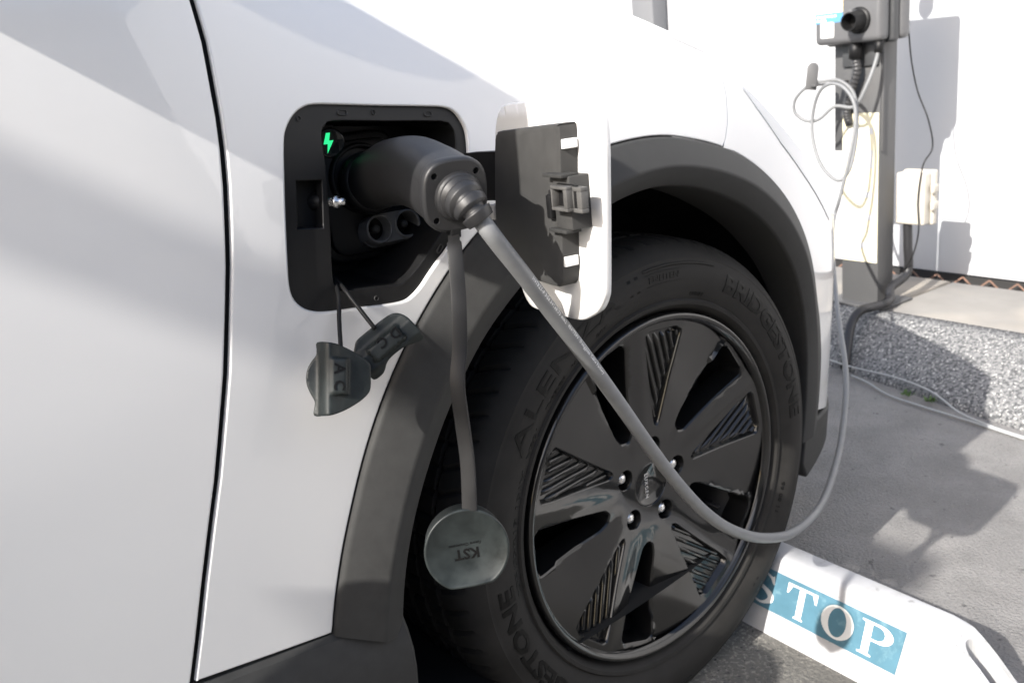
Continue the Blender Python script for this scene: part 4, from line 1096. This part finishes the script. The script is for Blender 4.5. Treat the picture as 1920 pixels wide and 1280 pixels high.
# junction box beside the post
jb = thing('junction_box', 'cream plastic junction box hung behind the charging post', 'junction box', E((1.76, .69, .36)))
M['creamp'] = mat('cream_plastic', (.52, .49, .43), .5, noise=(20, .05))
bm = bmesh.new(); box(bm, (1.722, .650, .372), (1.760, .742, .527), .006, 3); bobj('box_body', bm, M['creamp'], jb, 40, E)
bm = bmesh.new(); box(bm, (1.760, .643, .368), (1.785, .744, .531), .006, 3); bobj('box_lid', bm, M['creamp'], jb, 40, E)
for z in (.478, .428):
    bm = bmesh.new(); box(bm, (1.745, .634, z-.012), (1.775, .6445, z+.012), .002); bobj('lid_clip', bm, M['creamp'], jb, 40, E)
# black conduit from the post to the kerb, thin wires
tag(tube('black_conduit', catmull([E((1.745, .715, .375)), E((1.745, .712, .30)), E((1.742, .710, .22)), (1.715, .60, .185), (1.6861, .585, .162), (1.6453, .580, .155), (1.601, .5957, .152), (1.555, .6073, .150), (1.515, .612, .118), (1.462, .5923, .060), (1.425, .578, .015)], 8), .0135, mat('black_hose', (.02, .02, .022), .45), None, 14), 'black hose running from the post base down over the kerb', 'hose')
tag(tube('thin_wire', catmull([E(p) for p in ((1.70, .70, .95), (1.72, .70, .85), (1.74, .69, .76), (1.74, .655, .68), (1.75, .645, .60), (1.72, .655, .55), (1.715, .665, .45), (1.715, .66, .36), (1.72, .68, .28), (1.73, .72, .22))], 8), .0022, M['black'], None, 8), 'thin black wire dropping past the junction box beside the post', 'wire')
M['wire'] = mat('pale_wire', (.36, .37, .37), .5)
tag(tube('ground_wire', catmull([E(p) for p in ((1.36, .80, .05), (1.352, .6565, .035), (1.345, .4908, .035), (1.322, .373, .028), (1.272, .2686, .012), (1.255, .1891, .006), (1.24, .0971, .005), (1.22, -.1, .004), (1.20, -.6, .004))], 8), .0026, M['wire'], None, 8), 'thin pale wire looping off the kerb face, upper of two', 'wire')
tag(tube('ground_wire', catmull([E(p) for p in ((1.3618, .64, .004), (1.3400, .5738, .004), (1.2900, .4691, .003), (1.2680, .3257, .003), (1.2560, .2249, .003), (1.235, .0969, .003), (1.21, -.1, .003), (1.19, -.6, .003))], 8), .0026, M['wire'], None, 8), 'thin pale wire lying on the asphalt along the kerb foot, lower of two', 'wire')
# asphalt repair joint and small weeds at the kerb foot
M['weed'] = mat('weed_leaf', (.07, .13, .03), .7, noise=(80, .3))
for q, (x, y, lab) in enumerate(((1.318, .44, 'small green weed at the kerb foot, nearer the charging post'), (1.312, .37, 'small green weed at the kerb foot, farther from the charging post'))):
    V = []; F = []
    for i in range(22):
        a = random.uniform(0, 6.28); l = random.uniform(.010, .022); e = random.uniform(.3, 1.2); w = .003
        d = Vector((math.cos(a)*math.cos(e), math.sin(a)*math.cos(e), math.sin(e))); s_ = Vector((-math.sin(a), math.cos(a), 0))*w
        b0 = Vector((x+random.uniform(-.006, .006), y+random.uniform(-.012, .012), .003)); k = len(V)
        V += [b0, b0+d*l*.5+s_, b0+d*l, b0+d*l*.5-s_]; F.append((k, k+1, k+2, k+3))
    tag(mesh('weed', V, F, M['weed'], None, False, E), lab, 'weed', 'weeds at the kerb foot')

# unseen overhead bar added to throw the soft band across the car side
hb = thing('shade_bar', 'added grey overhead bar on an upright behind the car, casting a soft band', 'shade bar', (-3.9, -1.2, 0))
boxo('crossbar', (-3.935, -.74, 3.005), (-3.885, 2.6, 3.075), M['postg'], hb, .004)
boxo('upright', (-3.95, 2.58, 0), (-3.87, 2.66, 3.10), M['postg'], hb, .004)

# unseen building added behind the viewer: what the paint and the rim mirror
bl = thing('mirrored_building', 'added long grey-brown low building behind the viewer, mirrored in the paint', 'building', (0, -7.2, 0))
M['facade'] = mat('facade_render', (.17, .155, .14), .8, noise=(1.2, .2))
boxo('building_wall', (-16, -9.0, 0), (14, -7.2, 3.4), M['facade'], bl)
boxo('roof_edge', (-16.2, -9.1, 3.4), (14.2, -6.9, 3.62), mat('roof_edge_grey', (.35, .35, .35), .7), bl, .02)
for i in range(9):
    x0 = -15+3.2*i
    bm = bmesh.new(); box(bm, (x0, -7.19, .5), (x0+2.2, -7.14, 2.9)); w_ = bobj('window', bm, M['glass'], bl)
    bm = bmesh.new()
    for (a, c, d, e) in ((x0-.08, x0, .42, 2.98), (x0+2.2, x0+2.28, .42, 2.98), (x0, x0+2.2, .42, .5), (x0, x0+2.2, 2.9, 2.98)): box(bm, (a, -7.2, d), (c, -7.08, e))
    bobj('window_frame', bm, M['lgrey'], w_)

# added tube by the front door, unseen: shades the foot of the arch trim
bo = thing('blocker', 'added short grey sun blocker beside the front door, out of view', 'blocker', (-1.16, -.20, 0))
V, F = lathe([(.10, .0), (.10, .012), (.076, .013), (.075, .80), (.075, .868), (.070, .876), (.001, .876)], 32, lambda r, h, a: (-1.16+r*math.cos(a), -.20+r*math.sin(a), h))
ob_ = mesh('blocker_tube', V, F, M['postg'], bo, True); ob_.data.set_sharp_from_angle(angle=R(40))
V, F = lathe([(.0756, .68), (.0762, .681), (.0762, .759), (.0756, .76)], 32, lambda r, h, a: (-1.16+r*math.cos(a), -.20+r*math.sin(a), h))
mesh('blocker_band', V, F, M['white'], bo, True)
# ------------------------------------------------------------------ children keep their places under each root
for o in list(bpy.data.objects):
    if o.type == 'EMPTY' and o.parent is None: settle(o)
